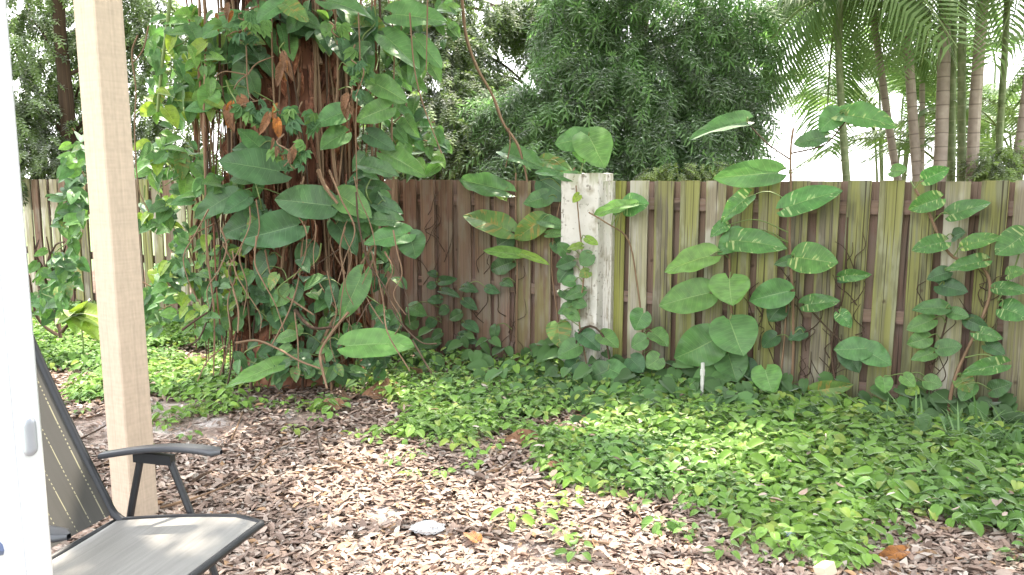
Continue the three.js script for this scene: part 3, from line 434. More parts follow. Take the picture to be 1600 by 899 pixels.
spray('leafy_vine', 'low tangle of small leaved vine between the porch post and trunk foot', [[250, 330, 40, 40, 6.2, 0.3, 34, 0.12], [310, 400, 55, 55, 6.0, 0.25, 70, 0.1], [355, 430, 35, 60, 5.9, 0.2, 45, 0.09], [270, 440, 35, 45, 6.2, 0.25, 34, 0.1], [330, 490, 60, 35, 5.9, 0.25, 50, 0.09]], ['green', 'dark', 'green', 'bright', 'young'], 53, 'vines on the trunk');
spray('leafy_vine', 'glossy leaved vine filling the gap between trunk and fence top', [[640, 60, 50, 60, 6.4, 0.3, 40, 0.15], [620, 170, 50, 60, 6.4, 0.3, 40, 0.14], [660, 230, 45, 40, 6.6, 0.2, 34, 0.13], [470, 30, 90, 35, 6.1, 0.2, 50, 0.15], [700, 30, 20, 40, 6.4, 0.15, 14, 0.12]], ['green', 'bright', 'dark', 'green'], 54, 'vines on the trunk');
spray('leafy_vine', 'dark leaved vine low on the shaggy trunk among woody roots', [[420, 470, 50, 60, 5.95, 0.12, 34, 0.12], [500, 500, 55, 60, 5.95, 0.12, 40, 0.11], [590, 520, 40, 60, 6.0, 0.2, 34, 0.11], [600, 410, 30, 50, 6.2, 0.15, 20, 0.12], [540, 560, 80, 30, 5.85, 0.2, 44, 0.1], [420, 560, 60, 30, 5.8, 0.2, 40, 0.1], [480, 575, 60, 18, 5.7, 0.15, 36, 0.09]], ['dark', 'dark', 'green'], 55, 'vines on the trunk');
spray('leafy_vine', 'sunlit small leaved vine in front of the far fence', [[115, 330, 25, 50, 7.6, 0.3, 40, 0.14], [95, 420, 40, 40, 7.4, 0.3, 50, 0.13], [120, 250, 22, 50, 7.8, 0.3, 34, 0.14], [90, 470, 45, 30, 7.2, 0.3, 44, 0.12], [240, 480, 30, 40, 6.9, 0.3, 30, 0.11]], ['green', 'bright', 'green', 'dark'], 56, 'vines on the trunk');
spray('leafy_vine', 'overlapping broad leaved vine hugging both flanks of the shaggy trunk', [[395, 330, 26, 60, 5.8, 0.12, 20, 0.17], [570, 300, 26, 60, 5.95, 0.12, 20, 0.16], [390, 90, 30, 40, 5.9, 0.12, 16, 0.16], [575, 60, 26, 50, 5.95, 0.12, 16, 0.17], [470, 430, 60, 50, 5.75, 0.1, 12, 0.13]], ['dark', 'green', 'dark'], 58, 'vines on the trunk');
spray('dead_leaf_cluster', 'withered brown and orange leaves caught on the shaggy trunk', [[441, 90, 9, 24, 5.55, 0.04, 5, 0.15], [430, 180, 14, 18, 5.5, 0.04, 5, 0.12], [545, 155, 10, 18, 5.55, 0.04, 3, 0.15], [365, 165, 22, 40, 5.7, 0.08, 5, 0.17], [352, 15, 30, 10, 5.7, 0.08, 3, 0.12], [440, 235, 25, 25, 5.45, 0.05, 6, 0.08]], ['dead', 'dead', 'dead', 'orange'], 57, null, 'leaves');

// vines on the fence
climber('pothos_vine', 'pothos vine with broad plain leaves on the brown fence left of the pillar'.replace(' left of', ' next to'), [
  [788, 298, 710, 272, 32, 'g', 0.1, 0.1], [798, 362, 722, 326, 40, 'g', 0.1, 0.1], [811, 398, 754, 390, 17, 'b', 0.12, 0.12], [812, 396, 853, 406, 13, 'y', 0.12, 0.1], [850, 342, 802, 374, 34, 'g', 0.08, 0.08], [856, 308, 817, 318, 28, 'g', 0.1, 0.08], [846, 344, 883, 352, 20, 'g', 0.1, 0.05], [855, 366, 894, 364, 14, 'g', 0.1, 0.05],
  [919, 216, 865, 222, 38, 'g', 0.12, 0.1], [920, 212, 946, 258, 54, 'b', 0.15, 0.12], [915, 225, 938, 205, 24, 'y', 0.1, 0.0], [900, 222, 915, 250, 24, 'b', 0.08, 0.05], [882, 270, 833, 264, 18, 'g', 0.1, 0.08], [845, 282, 886, 306, 40, 'd', 0.06, 0.05], [902, 276, 862, 276, 16, 'g', 0.12, 0.08], [792, 240, 850, 255, 28, 'g', 0.1, 0.05], [776, 298, 792, 310, 16, 'y', 0.08, 0.02], [800, 372, 770, 384, 40, 'd', 0.02, 0.03], [800, 410, 760, 420, 30, 'd', 0.02, 0.03], [850, 250, 895, 262, 22, 'g', 0.06, 0.06], [868, 380, 890, 400, 22, 'd', 0.04, 0.05],
], [[0.009, [[806, 470, 0.03], [808, 400, 0.05], [806, 330, 0.03], [806, 270, 0.02]]], [0.008, [[880, 610, 0.03], [872, 500, 0.05], [862, 400, 0.06], [880, 300, 0.06], [898, 262, 0.06]]], [0.006, [[905, 280, 0.1], [912, 250, 0.1], [920, 213, 0.14]], greenStem]], zF, { seed: 22, ground: true });
climber('pothos_vine', 'small leaved pothos vine climbing up the white pillar', [
  [925, 398, 905, 412, 24, 'g', 0.24], [920, 425, 905, 432, 18, 'g', 0.24], [908, 385, 885, 388, 14, 'y', 0.24], [915, 372, 932, 380, 12, 'y', 0.24], [895, 408, 868, 418, 20, 'd', 0.2], [898, 440, 878, 440, 20, 'g', 0.2], [912, 455, 880, 462, 22, 'g', 0.22], [898, 480, 870, 488, 24, 'g', 0.2], [888, 482, 905, 500, 22, 'g', 0.22], [905, 305, 895, 315, 12, 'y', 0.24], [872, 505, 875, 540, 36, 'd', 0.2, 0.1], [905, 540, 870, 556, 32, 'g', 0.25, 0.1], [905, 520, 935, 538, 28, 'd', 0.24], [938, 522, 966, 540, 28, 'g', 0.22], [950, 578, 918, 592, 34, 'd', 0.3, 0.1], [948, 575, 982, 590, 32, 'g', 0.28, 0.1], [890, 420, 870, 440, 24, 'd', 0.16], [880, 455, 900, 470, 22, 'd', 0.16], [905, 565, 880, 580, 28, 'd', 0.25], [898, 470, 915, 478, 18, 'g', 0.24], [885, 395, 872, 380, 20, 'g', 0.2],
], [[0.008, [[925, 615, 0.25], [915, 560, 0.24], [905, 500, 0.23], [912, 430, 0.23], [905, 350, 0.22], [900, 290, 0.22]]], [0.01, [[955, 590, 0.22], [945, 530, 0.23], [925, 510, 0.25], [905, 520, 0.25], [900, 610, 0.25]], darkStem]], zF, { seed: 23, ground: true });
climber('pothos_vine', 'short pothos shoot leaning out from behind the white pillar', [[985, 320, 924, 328, 20, 'b', 0.22, 0.08], [978, 322, 1011, 318, 34, 'm', 0.14, 0.02], [960, 330, 985, 312, 18, 'g', 0.15], [1005, 490, 990, 515, 32, 'g', 0.15], [1010, 530, 985, 540, 26, 'g', 0.2], [1020, 520, 1045, 535, 28, 'g', 0.15], [985, 560, 1005, 580, 30, 'd', 0.2], [1030, 560, 1010, 575, 30, 'g', 0.2]], [[0.008, [[1000, 612, 0.12], [1005, 540, 0.08], [995, 440, 0.06], [980, 372, 0.08], [950, 350, 0.24], [920, 332, 0.25]]]], zF, { seed: 24, ground: true });
climber('pothos_vine', 'big heart leaved pothos plant standing over the white pipe by the fence', [
  [1109, 400, 1036, 418, 40, 'b', 0.15, 0.1], [1108, 458, 1028, 474, 50, 'b', 0.15, 0.1], [1140, 436, 1140, 474, 56, 'b', 0.2, 0.1], [1234, 455, 1174, 466, 42, 'g', 0.15, 0.1], [1140, 500, 1160, 551, 68, 'g', 0.2, 0.15], [1118, 530, 1058, 562, 60, 'g', 0.15, 0.15], [1138, 552, 1150, 596, 48, 'g', 0.1, 0.1], [1196, 578, 1204, 613, 42, 'b', 0.2, 0.1], [1160, 565, 1180, 590, 30, 'd', 0.03],
], [[0.012, [[1142, 618, 0.08], [1148, 540, 0.07], [1142, 470, 0.07], [1140, 400, 0.06], [1142, 350, 0.06]]], [0.008, [[1215, 620, 0.08], [1225, 540, 0.04], [1230, 470, 0.04]]]], zF, { seed: 25, ground: true });
climber('pothos_vine', 'pothos vine with cream marbled leaves reaching over the greenish fence', [
  [1168, 308, 1124, 342, 28, 'm', 0.1, 0.1], [1136, 352, 1108, 364, 22, 'n', 0.08], [1156, 366, 1121, 398, 32, 'g', 0.08], [1140, 376, 1219, 376, 38, 'm', 0.1, 0.1], [1242, 402, 1305, 408, 46, 'm', 0.12, 0.1], [1224, 326, 1307, 292, 40, 'm', 0.12, 0.1], [1216, 270, 1116, 276, 38, 'g', 0.1, 0.15], [1258, 476, 1310, 470, 26, 'm', 0.1], [1242, 406, 1210, 412, 16, 'd', 0.06], [1312, 490, 1330, 508, 22, 'm', 0.12], [1268, 612, 1326, 602, 24, 'g', 0.15], [1315, 432, 1355, 428, 18, 'm', 0.08], [1354, 545, 1304, 546, 36, 'g', 0.15], [1350, 546, 1392, 570, 36, 'g', 0.15], [1166, 190, 1074, 206, 36, 'g', 0.0, 0.1], [1312, 180, 1395, 178, 36, 'n', 0.0, 0.1], [1312, 176, 1280, 200, 34, 'g', 0.0, 0.05], [1288, 214, 1240, 222, 26, 'd', 0], [1256, 520, 1232, 530, 22, 'd', 0.04], [1220, 480, 1200, 500, 30, 'd', 0.03], [1214, 525, 1190, 540, 28, 'd', 0.04], [1265, 320, 1268, 350, 20, 'd', -0.12], [1330, 430, 1310, 440, 16, 'd', 0.03], [1320, 548, 1345, 580, 30, 'd', 0.08],
], [[0.011, [[1236, 625, 0.06], [1240, 540, 0.05], [1238, 450, 0.05], [1234, 380, 0.05], [1236, 300, 0.04], [1236, 230, 0.03], [1240, 200, 0.03]]], [0.007, [[1240, 460, 0.05], [1262, 480, 0.05], [1300, 520, 0.05], [1330, 545, 0.06]], darkStem], [0.006, [[1236, 240, 0.03], [1290, 225, 0.02], [1325, 185, 0.02]], darkStem], [0.008, [[1310, 625, 0.05], [1300, 540, 0.04], [1318, 460, 0.03], [1325, 340, 0.03]], darkStem], [0.006, [[1236, 250, 0.03], [1200, 225, 0.02], [1168, 192, 0.02]], darkStem]], zF, { seed: 26, ground: true });
climber('pothos_vine', 'crooked stemmed marbled pothos vine zigzagging up the greenish fence', [
  [1470, 310, 1421, 326, 28, 'n', 0.1, 0.05], [1484, 336, 1546, 314, 28, 'm', 0.1, 0.06], [1476, 378, 1426, 388, 28, 'n', 0.1, 0.08], [1506, 386, 1554, 364, 24, 'n', 0.1, 0.06], [1536, 408, 1478, 420, 24, 'n', 0.1, 0.06], [1602, 366, 1558, 398, 40, 'm', 0.1, 0.05], [1484, 425, 1452, 432, 22, 'd', 0.06], [1468, 446, 1512, 456, 28, 'd', 0.06], [1478, 482, 1430, 478, 26, 'g', 0.1], [1457, 500, 1418, 516, 26, 'g', 0.1], [1482, 488, 1512, 492, 20, 'g', 0.08], [1510, 500, 1542, 512, 22, 'd', 0.08], [1450, 528, 1420, 538, 26, 'g', 0.1], [1465, 545, 1500, 540, 26, 'g', 0.12], [1458, 552, 1424, 562, 20, 'g', 0.1], [1526, 520, 1566, 526, 22, 'm', 0.1], [1554, 450, 1604, 452, 24, 'm', 0.1], [1566, 482, 1606, 492, 36, 'm', 0.1], [1566, 570, 1504, 580, 26, 'm', 0.15], [1444, 282, 1480, 262, 24, 'n', 0.06], [1392, 268, 1416, 264, 22, 'g', 0.02], [1380, 590, 1385, 614, 24, 'b', 0.15], [1412, 588, 1430, 602, 20, 'b', 0.15], [1420, 608, 1436, 612, 20, 'y', 0.15], [1445, 595, 1470, 600, 24, 'g', 0.15], [1500, 590, 1520, 610, 28, 'd', 0.12], [1540, 540, 1570, 550, 22, 'd', 0.08], [1490, 370, 1505, 360, 24, 'd', 0.05], [1520, 600, 1500, 625, 26, 'g', 0.12], [1575, 430, 1598, 420, 22, 'm', 0.1], [1550, 610, 1580, 600, 26, 'd', 0.1],
], [[0.012, [[1482, 632, 0.15], [1490, 600, 0.14], [1510, 550, 0.1], [1530, 510, 0.06], [1548, 450, 0.06], [1535, 418, 0.05], [1490, 402, 0.05], [1470, 375, 0.05], [1455, 340, 0.05], [1430, 295, 0.05]]], [0.007, [[1445, 630, 0.1], [1462, 560, 0.08], [1480, 490, 0.06], [1470, 420, 0.05]], darkStem], [0.006, [[1560, 470, 0.06], [1585, 420, 0.06], [1600, 372, 0.08]], greenStem]], zF, { seed: 27, ground: true });
climber('ivy_vine', 'small dark leaved vine climbing low on the brown fence boards', [
  [682, 430, 668, 425, 12, 'd', 0.04], [688, 440, 708, 436, 14, 'd', 0.04], [680, 445, 666, 448, 12, 'd', 0.04], [690, 455, 716, 460, 14, 'd', 0.05], [688, 468, 666, 470, 14, 'd', 0.05], [700, 482, 684, 488, 16, 'd', 0.05], [722, 450, 740, 448, 16, 'd', 0.04], [724, 470, 742, 478, 16, 'd', 0.05], [720, 490, 700, 498, 18, 'd', 0.06], [726, 505, 745, 512, 18, 'd', 0.06], [680, 500, 664, 510, 16, 'd', 0.06], [718, 525, 738, 530, 18, 'd', 0.06], [690, 520, 672, 528, 18, 'd', 0.08], [712, 540, 690, 548, 20, 'd', 0.1], [760, 450, 776, 455, 14, 'd', 0.04], [775, 510, 770, 530, 16, 'd', 0.06], [650, 500, 632, 508, 26, 'g', 0.1], [640, 480, 660, 486, 22, 'g', 0.1], [785, 440, 800, 446, 16, 'd', 0.04],
], [[0.006, [[705, 570, 0.06], [718, 530, 0.05], [722, 470, 0.03], [730, 440, 0.03]]], [0.005, [[690, 570, 0.06], [690, 500, 0.04], [684, 430, 0.03]]], [0.006, [[790, 565, 0.05], [800, 520, 0.03], [804, 470, 0.03], [806, 430, 0.03]], darkStem]], zF, { seed: 28, ground: true, stem: darkStem });
// dry clinging roots on the boards
{
  reseed(61);
  for (const [x, y, n] of [[1255, 560, 9], [1300, 580, 10], [1330, 480, 6], [1215, 520, 6], [1545, 480, 8], [1460, 560, 6], [1190, 560, 6], [800, 500, 6], [660, 400, 6], [750, 440, 5], [690, 350, 4]]) {
    const gs = []; for (let i = 0; i < n; i++) { const p = []; let a = x + rr(-10, 10), b = y + rr(-70, 70); for (let k = 0; k < 4; k++) { p.push(fenceAt(a, b, 0.045 + rr(0.004, 0.012))); a += rr(-18, 18); b -= rr(4, 26); } gs.push(tube(p, 0.004, 0.002, 10, 4)); }
    solo('clinging_rootlet', mergeGeometries(gs), darkStem, 'dry dark rootlets clinging to the fence boards', 'root', 'rootlets on the fence');
  }
}
// white pipe
{
  const b = fenceAt(1096, 640, 0.42), g = thing('plastic_pipe', 'short upright white plastic pipe with coupling beneath the heart leaved pothos', 'pipe', V(b.x, 0, b.z)), w = std({ color: C(0.58, 0.57, 0.53), roughness: 0.5 });
  part('tube', new THREE.LatheGeometry([[0, -0.05], [0.0125, -0.05], [0.0125, 0.33], [0.01, 0.332], [0.01, 0.28]].map((q) => new THREE.Vector2(...q)), 20), w, g);
  part('coupling', new THREE.LatheGeometry([[0.0128, 0.24], [0.016, 0.242], [0.0165, 0.245], [0.0165, 0.28], [0.016, 0.284], [0.0128, 0.286]].map((q) => new THREE.Vector2(...q)), 20), w, g);
}

// ------------------------------------------------------------------ trees beyond the fence
function frondSprig(n, len, ll, lw, droop) {      // twig with narrow leaves
  const gs = []; for (let i = 0; i < n; i++) { const t = 0.1 + 0.9 * i / n, a = i * 2.4, d = V(Math.cos(a) * 0.85, Math.sin(a) * 0.5 - 0.15, 0.55).normalize(), p = V(0, -droop * t * t, len * t), w = d.clone().cross(V(rr(-0.4, 0.4), 1, 0)).normalize().multiplyScalar(lw / 2), e = p.clone().addScaledVector(d, ll * rr(0.75, 1.1)), m = p.clone().addScaledVector(d, ll * 0.45); e.y -= ll * 0.12;
    const g = new THREE.BufferGeometry(), q = [p, m.clone().add(w), m.clone().sub(w), e]; g.setAttribute('position', new THREE.Float32BufferAttribute(q.flatMap((v) => [v.x, v.y, v.z]), 3)); g.setAttribute('uv', new THREE.Float32BufferAttribute([0.5, 0, 1, 0.5, 0, 0.5, 0.5, 1], 2)); g.setIndex([0, 1, 2, 2, 1, 3]); g.computeVertexNormals(); gs.push(g); }
  gs.push(tube([V(0, 0, 0), V(0, -droop * 0.25, len / 2), V(0, -droop, len)], 0.003, 0.001, 3, 3)); return mergeGeometries(gs);
}
reseed(71);
const yewSprig = [0, 1, 2].map(() => frondSprig(30, 0.24, 0.095, 0.014, 0.06));
const fineSprig = frondSprig(26, 0.22, 0.05, 0.02, 0.04);
const treeLeaf = leafMat({ color: C(1, 1, 1), clearcoat: 0.25, clearcoatRoughness: 0.45, transmission: 0.6 });
function bgTree(name, label, trunkPts, r0, clumps, geo, perClump, tone, size, limbsTo, group) {
  const base = trunkPts[0].clone().setY(-0.1), g = thing(name, label, 'tree', base, group);
  part('trunk', limb([base, ...trunkPts].map((v, i) => v.clone().sub(base)), r0, r0 * 0.45), darkStem, g);
  const list = [];
  for (const [px, py, Z, r, dens = 1, tint = 1] of clumps) {
    const c = at(px, py, Z), n = Math.round(perClump * dens), tp = trunkPts.reduce((a, b) => (Math.abs(b.y - c.y + 0.5) < Math.abs(a.y - c.y + 0.5) ? b : a));
    if (limbsTo && rnd() < limbsTo) part('branch', tube([tp, tp.clone().lerp(c, 0.5).add(V(0, 0.25, 0)), c].map((v) => v.clone().sub(base)), 0.03, 0.008, 10, 5, 0.3), darkStem, g);
    for (let i = 0; i < n; i++) { const v = ball(); v.multiplyScalar(Math.pow(v.length(), -0.35)); const w = c.clone().add(V(v.x * r, v.y * r * 0.75, v.z * r)); if (inHole(w, 0.28)) continue;
      list.push({ m: place(w.sub(base), V(v.x + rr(-0.5, 0.5), -0.45 + v.y * 0.4 + rr(-0.4, 0.3), v.z * 0.8 + 0.35 + rr(-0.4, 0.4)), UP.clone().add(V(rr(-0.3, 0.3), 0, rr(-0.3, 0.3))), size * rr(0.7, 1.3)), c: C(tone[0], tone[1], tone[2]).multiplyScalar(tint * (0.45 + 1.25 * Math.pow(rnd(), 1.3))) }); }
  }
  const lists = Array.isArray(geo) ? geo : [geo];
  lists.forEach((gg, k) => inst('crown', gg, treeLeaf, list.filter((_, i) => i % lists.length === k), g));
  return g;
}
// big soft needled tree behind the pillar
reseed(72);
bgTree('podocarpus_tree', 'dense dark evergreen tree with narrow drooping leaves behind the pillar', [at(1000, 330, 10.6), at(1005, 200, 10.6), at(1000, 60, 10.5), at(1010, -120, 10.4), at(1000, -330, 10.4)], 0.16,
  [[905, 55, 9.6, 0.42], [900, 125, 9.4, 0.42], [955, 130, 9.2, 0.45], [960, 205, 9.0, 0.5], [1000, 30, 9.6, 0.5], [1022, 110, 9.3, 0.5], [1030, 185, 9.0, 0.5], [1045, 245, 8.8, 0.42], [1088, 60, 9.5, 0.45], [1100, 140, 9.3, 0.45], [1108, 215, 9.1, 0.42], [1135, 20, 9.6, 0.42], [1155, 100, 9.5, 0.38], [1140, 165, 9.4, 0.36], [1085, 262, 8.7, 0.3], [860, 165, 9.3, 0.45], [862, 235, 9.0, 0.45], [915, 262, 8.8, 0.38], [800, 180, 9.6, 0.4], [800, 250, 9.3, 0.4], [920, 0, 9.6, 0.4], [960, -60, 9.6, 0.6], [1060, -60, 9.6, 0.6], [1000, 150, 10.4, 0.9, 0.8], [920, 220, 10.4, 0.8, 1.0], [1080, 200, 10.4, 0.7, 0.8], [1000, 250, 10.2, 0.7, 1.0], [880, -80, 10, 0.5]], yewSprig, 120, [0.145, 0.29, 0.075], 1.4, 0.5);
bgTree('podocarpus_tree', 'shadier broad evergreen tree with sky gaps behind the brown fence', [at(862, 330, 12.6), at(862, 180, 12.6), at(852, 60, 12.6), at(845, -150, 12.6)], 0.15,
  [[735, 15, 11.5, 0.6], [700, 70, 11, 0.5], [690, 150, 10.5, 0.6], [735, 190, 10.5, 0.6], [700, 240, 10, 0.55], [640, 200, 10.5, 0.6], [600, 120, 11, 0.6], [820, 30, 12, 0.4, 0.8], [865, 75, 12, 0.4, 0.8], [765, 155, 11, 0.45], [790, 225, 10.5, 0.6], [640, 60, 11.5, 0.55], [560, 200, 11, 0.7], [745, 255, 10, 0.5], [860, 20, 12, 0.5], [660, 0, 11.5, 0.6], [850, 200, 11.5, 0.7, 1.3], [640, 260, 10, 0.55], [750, 120, 12, 0.4, 0.5], [600, 250, 10.2, 0.6], [680, 190, 10, 0.5], [720, 230, 9.6, 0.4], [620, 20, 11.4, 0.5], [580, 60, 11.4, 0.6]], fineSprig, 230, [0.14, 0.215, 0.05], 1.35, 0.6);
// trees beyond the far fence corner
reseed(73);
bgTree('oak_tree', 'slender dark trunked tree beyond the far fence with airy foliage', [at(112, 330, 10.9), at(108, 220, 10.8), at(100, 120, 10.8), at(90, 0, 10.8), at(84, -160, 10.8)], 0.13,
  [[30, 60, 10.8, 0.5, 0.6], [40, 140, 11, 0.6], [70, 200, 11.3, 0.6], [30, 230, 10.6, 0.55], [140, 120, 11.5, 0.6], [150, 220, 11.2, 0.6], [180, 60, 11.5, 0.6], [120, 40, 11.8, 0.4, 0.7], [20, 20, 11, 0.35, 0.5], [220, 150, 11.2, 0.6], [230, 250, 11, 0.6], [260, 60, 11.4, 0.6], [310, 180, 11.2, 0.7], [60, 260, 10.4, 0.45], [130, 270, 10.6, 0.45], [340, 80, 11.6, 0.7], [420, 150, 12, 0.8], [300, 270, 10.8, 0.7], [10, 170, 10.5, 0.5], [220, 10, 11.5, 0.5], [90, 100, 12.5, 0.6, 0.7], [60, -50, 11, 0.6], [180, -50, 11, 0.6]], fineSprig, 150, [0.14, 0.215, 0.055], 1.3, 0.5);
bgTree('shrub', 'yellowish green bush peeping over the fence beside the pillar', [at(1085, 300, 8.3), at(1085, 285, 8.3)], 0.03, [[1060, 268, 8.2, 0.14], [1100, 268, 8.2, 0.15], [1130, 272, 8.2, 0.13], [1020, 272, 8.2, 0.1]], fineSprig, 60, [0.24, 0.34, 0.06], 0.7, 0);
bgTree('shrub', 'low yellow green bush beyond the fence at the palm stems', [at(1560, 300, 9.3), at(1560, 280, 9.3)], 0.03, [[1545, 255, 9.2, 0.2], [1580, 245, 9.2, 0.22], [1560, 275, 9, 0.2]], fineSprig, 90, [0.22, 0.32, 0.07], 0.9, 0);

// added tree, out of view: blocks sky light to darken one post face
{
  reseed(74); const b = V(3.7, -0.1, -0.5), g = thing('added_shade_tree', 'unseen round leafy tree added beside the patio to block sky light', 'tree', b), list = [];
  part('trunk', limb([V(0, 0, 0), V(0.05, 1.5, 0), V(0, 3, 0.1), V(0, 4.5, 0)], 0.16, 0.06), bark, g);
  for (let i = 0; i < 3600; i++) { const v = ball(); v.multiplyScalar(Math.pow(v.length(), -0.3)); list.push({ m: place(V(v.x * 2.0, 3.0 + v.y * 2.8, v.z * 2.2), ball(), V(rr(-0.5, 0.5), 1, rr(-0.5, 0.5)), rr(1.1, 1.8)), c: C(0.06, 0.13, 0.03) }); }
  inst('crown', oakSprig, oakLeaf, list, g);
}
// palms
const palmLeaf = leafMat({ color: C(0.1, 0.19, 0.045), transmission: 0.45, clearcoat: 0.2 });
const palmLeafPale = leafMat({ color: C(0.16, 0.26, 0.07), transmission: 0.5, clearcoat: 0.2 });
const frondVar = [0, 1, 2, 3].map((k) => {
  reseed(80 + k); const L = 1.9, gs = [], pts = []; const n = 44, curve = (t) => V(0, 0.55 * t - (1.0 + 0.18 * k) * t * t, L * (t - 0.18 * t * t));
  for (let i = 0; i <= 6; i++) pts.push(curve(i / 6)); const rachis = tube(pts, 0.016, 0.004, 18, 5);
  for (let i = 3; i < n; i++) for (const s of [-1, 1]) {
    const t = i / n, p = curve(t), fw = curve(Math.min(1, t + 0.02)).sub(p).normalize(), l = 0.55 * Math.pow(Math.sin(Math.PI * (0.12 + 0.83 * t)), 0.7) * rr(0.9, 1.1);
    const d = V(s, 0.12, 0).multiplyScalar(0.86).addScaledVector(fw, 0.6).normalize(), w = fw.clone().multiplyScalar(0.019), m = p.clone().addScaledVector(d, l * 0.5), e = p.clone().addScaledVector(d, l).add(V(0, -l * rr(0.3, 0.6), 0));
    const q = [p, m.clone().add(w), m.clone().sub(w), e], g = new THREE.BufferGeometry(); g.setAttribute('position', new THREE.Float32BufferAttribute(q.flatMap((v) => [v.x, v.y, v.z]), 3)); g.setAttribute('uv', new THREE.Float32BufferAttribute([0, 0, 1, 0, 0, 1, 1, 1], 2)); g.setIndex([0, 1, 2, 2, 1, 3]); g.computeVertexNormals(); gs.push(g);
  }
  const out = mergeGeometries(gs); out.userData = { rachis }; return out;
});
function frondPart(g) { const geo = pick(frondVar), f = part('frond', geo, rnd() < 0.5 ? palmLeaf : palmLeafPale, g); part('rachis', geo.userData.rachis, greenStem, f); return f; }
const palmBark = (grn) => { const t = tex(64, 512, (u, v) => { const ring = Math.abs(((v * 14) % 1) - 0.5) * 2, n = fbm(u * 6, v * 40, 3, 3); let c = mix3(grn ? [0.36, 0.42, 0.26] : [0.54, 0.49, 0.45], grn ? [0.6, 0.63, 0.5] : [0.7, 0.65, 0.6], n); return mix3(c, grn ? [0.66, 0.66, 0.54] : [0.26, 0.21, 0.18], 0.4 * smooth(0.86, 0.98, ring)); }); return std({ map: t, roughness: 0.8, bumpMap: t, bumpScale: 0.006 }); };
const pBrown = palmBark(false), pGreen = palmBark(true);
function palm(label, top, bot, w, Z, green, H, fronds, seedN) {
  reseed(seedN); const b = at(bot[0], bot[1], Z), t = at(top[0], top[1], Z + rr(-0.2, 0.2)), d = t.clone().sub(b).multiplyScalar(1 / (t.y - b.y)), base = b.clone().addScaledVector(d, -b.y - 0.1);
  const g = thing('palm_tree', label, 'palm', base, 'palms beyond the fence'), r = 0.86 * w / 2 * Z / F, pts = [];
  for (let i = 0; i <= 8; i++) { const y = H * i / 8; pts.push(d.clone().multiplyScalar(y).add(V(0.02 * Math.sin(y * 1.3 + seedN), 0, 0))); }
  const tg = tube(pts, r * 1.1, r * 0.85, 70, 12), p = tg.attributes.uv; for (let i = 0; i < p.count; i++) p.setXY(i, p.getY(i), p.getX(i) * H / 2.2);
  { const q = tg.attributes.position; const c = new THREE.CatmullRomCurve3(pts); for (let i = 0; i <= 70; i++) { const k = 1 + 0.02 * ((i % 5) === 0) , o = c.getPointAt(i / 70); for (let j = 0; j <= 12; j++) { const a = i * 13 + j; q.setXYZ(a, o.x + (q.getX(a) - o.x) * k, q.getY(a), o.z + (q.getZ(a) - o.z) * k); } } tg.computeVertexNormals(); }
  part('trunk', tg, green ? pGreen : pBrown, g);
  const topP = pts[8];
  part('crownshaft', tube([topP, topP.clone().add(V(0, 0.35, 0)), topP.clone().add(V(0, 0.7, 0))], r * 1.15, r * 0.6, 8, 10), pGreen, g);
  for (let i = 0; i < fronds; i++) { const a = i / fronds * Math.PI * 2 + rr(-0.3, 0.3) + seedN, f = frondPart(g), el = rr(-0.8, 0.55); f.position.copy(topP).add(V(0, 0.5, 0)); f.rotation.order = 'YXZ'; f.rotation.set(-el, a, rr(-0.3, 0.3)); f.scale.setScalar(rr(0.95, 1.35)); }
  return g;
}
palm('grey green palm standing apart, nearest the white pillar along the row of palms'.replace('nearest', 'next after'), [1310, 20], [1323, 277], 14, 9.6, true, 3.3, 11, 1);
palm('leaning palm stem with shaggy fibres hanging near its top', [1360, 0], [1402, 262], 14, 10.2, false, 3.9, 10, 2);
palm('brown ringed palm stem with a slender stem close behind it', [1410, 0], [1436, 277], 17, 9.6, false, 4.6, 9, 3);
palm('slender brown palm stem tucked behind a thicker ringed stem', [1438, 0], [1440, 277], 10, 10.8, false, 4.3, 8, 4);
palm('thickest brown palm stem of the clump', [1478, 0], [1466, 277], 22, 9.4, false, 5.2, 9, 5);
palm('smooth green palm stem touching the thickest brown stem', [1493, 0], [1484, 277], 14, 9.7, true, 4.8, 8, 6);
palm('smooth green palm stem between a green and a thick brown stem', [1508, 0], [1503, 277], 14, 9.5, true, 4.6, 8, 7);
palm('thick dark brown palm stem beside two smooth green stems', [1536, 0], [1521, 277], 20, 9.3, false, 5, 9, 8);
palm('thin green palm stem standing clear of the palm clump', [1572, 0], [1562, 277], 12, 9.8, true, 4.2, 9, 9);
palm('brown ringed palm stem leaning outward at the end of the row', [1612, 60], [1590, 277], 19, 9.2, false, 4.6, 9, 10);
// low arching palm clumps filling in behind the stems
function lowPalm(label, px, Z, hgt, n, seedN) {
  reseed(seedN); const b = at(px, 300, Z); b.y = 0; const g = thing('areca_clump', label, 'palm', b, 'palms beyond the fence');
  for (let i = 0; i < n; i++) { const a = i / n * Math.PI * 2 + rr(-0.4, 0.4), hy = hgt * rr(0.7, 1.1), o = V(Math.cos(a) * 0.25, 0, Math.sin(a) * 0.25); part('stem', tube([o, o.clone().add(V(0, hy * 0.5, 0)), o.clone().multiplyScalar(1.5).setY(hy)], 0.025, 0.015, 8, 6), pGreen, g); const f = frondPart(g); f.position.copy(o).multiplyScalar(1.5).setY(hy); f.rotation.order = 'YXZ'; f.rotation.set(-rr(0.3, 0.9), -a + Math.PI / 2, rr(-0.3, 0.3)); f.scale.setScalar(rr(0.9, 1.3)); }
}
lowPalm('bushy low palm clump filling the gap behind the green stems', 1510, 11.2, 2.4, 12, 91);
lowPalm('bushy low palm clump beyond the end of the palm row', 1620, 10.6, 2.3, 12, 92);
lowPalm('feathery palm clump behind the leaning shaggy stem', 1400, 12.2, 2.6, 10, 93);
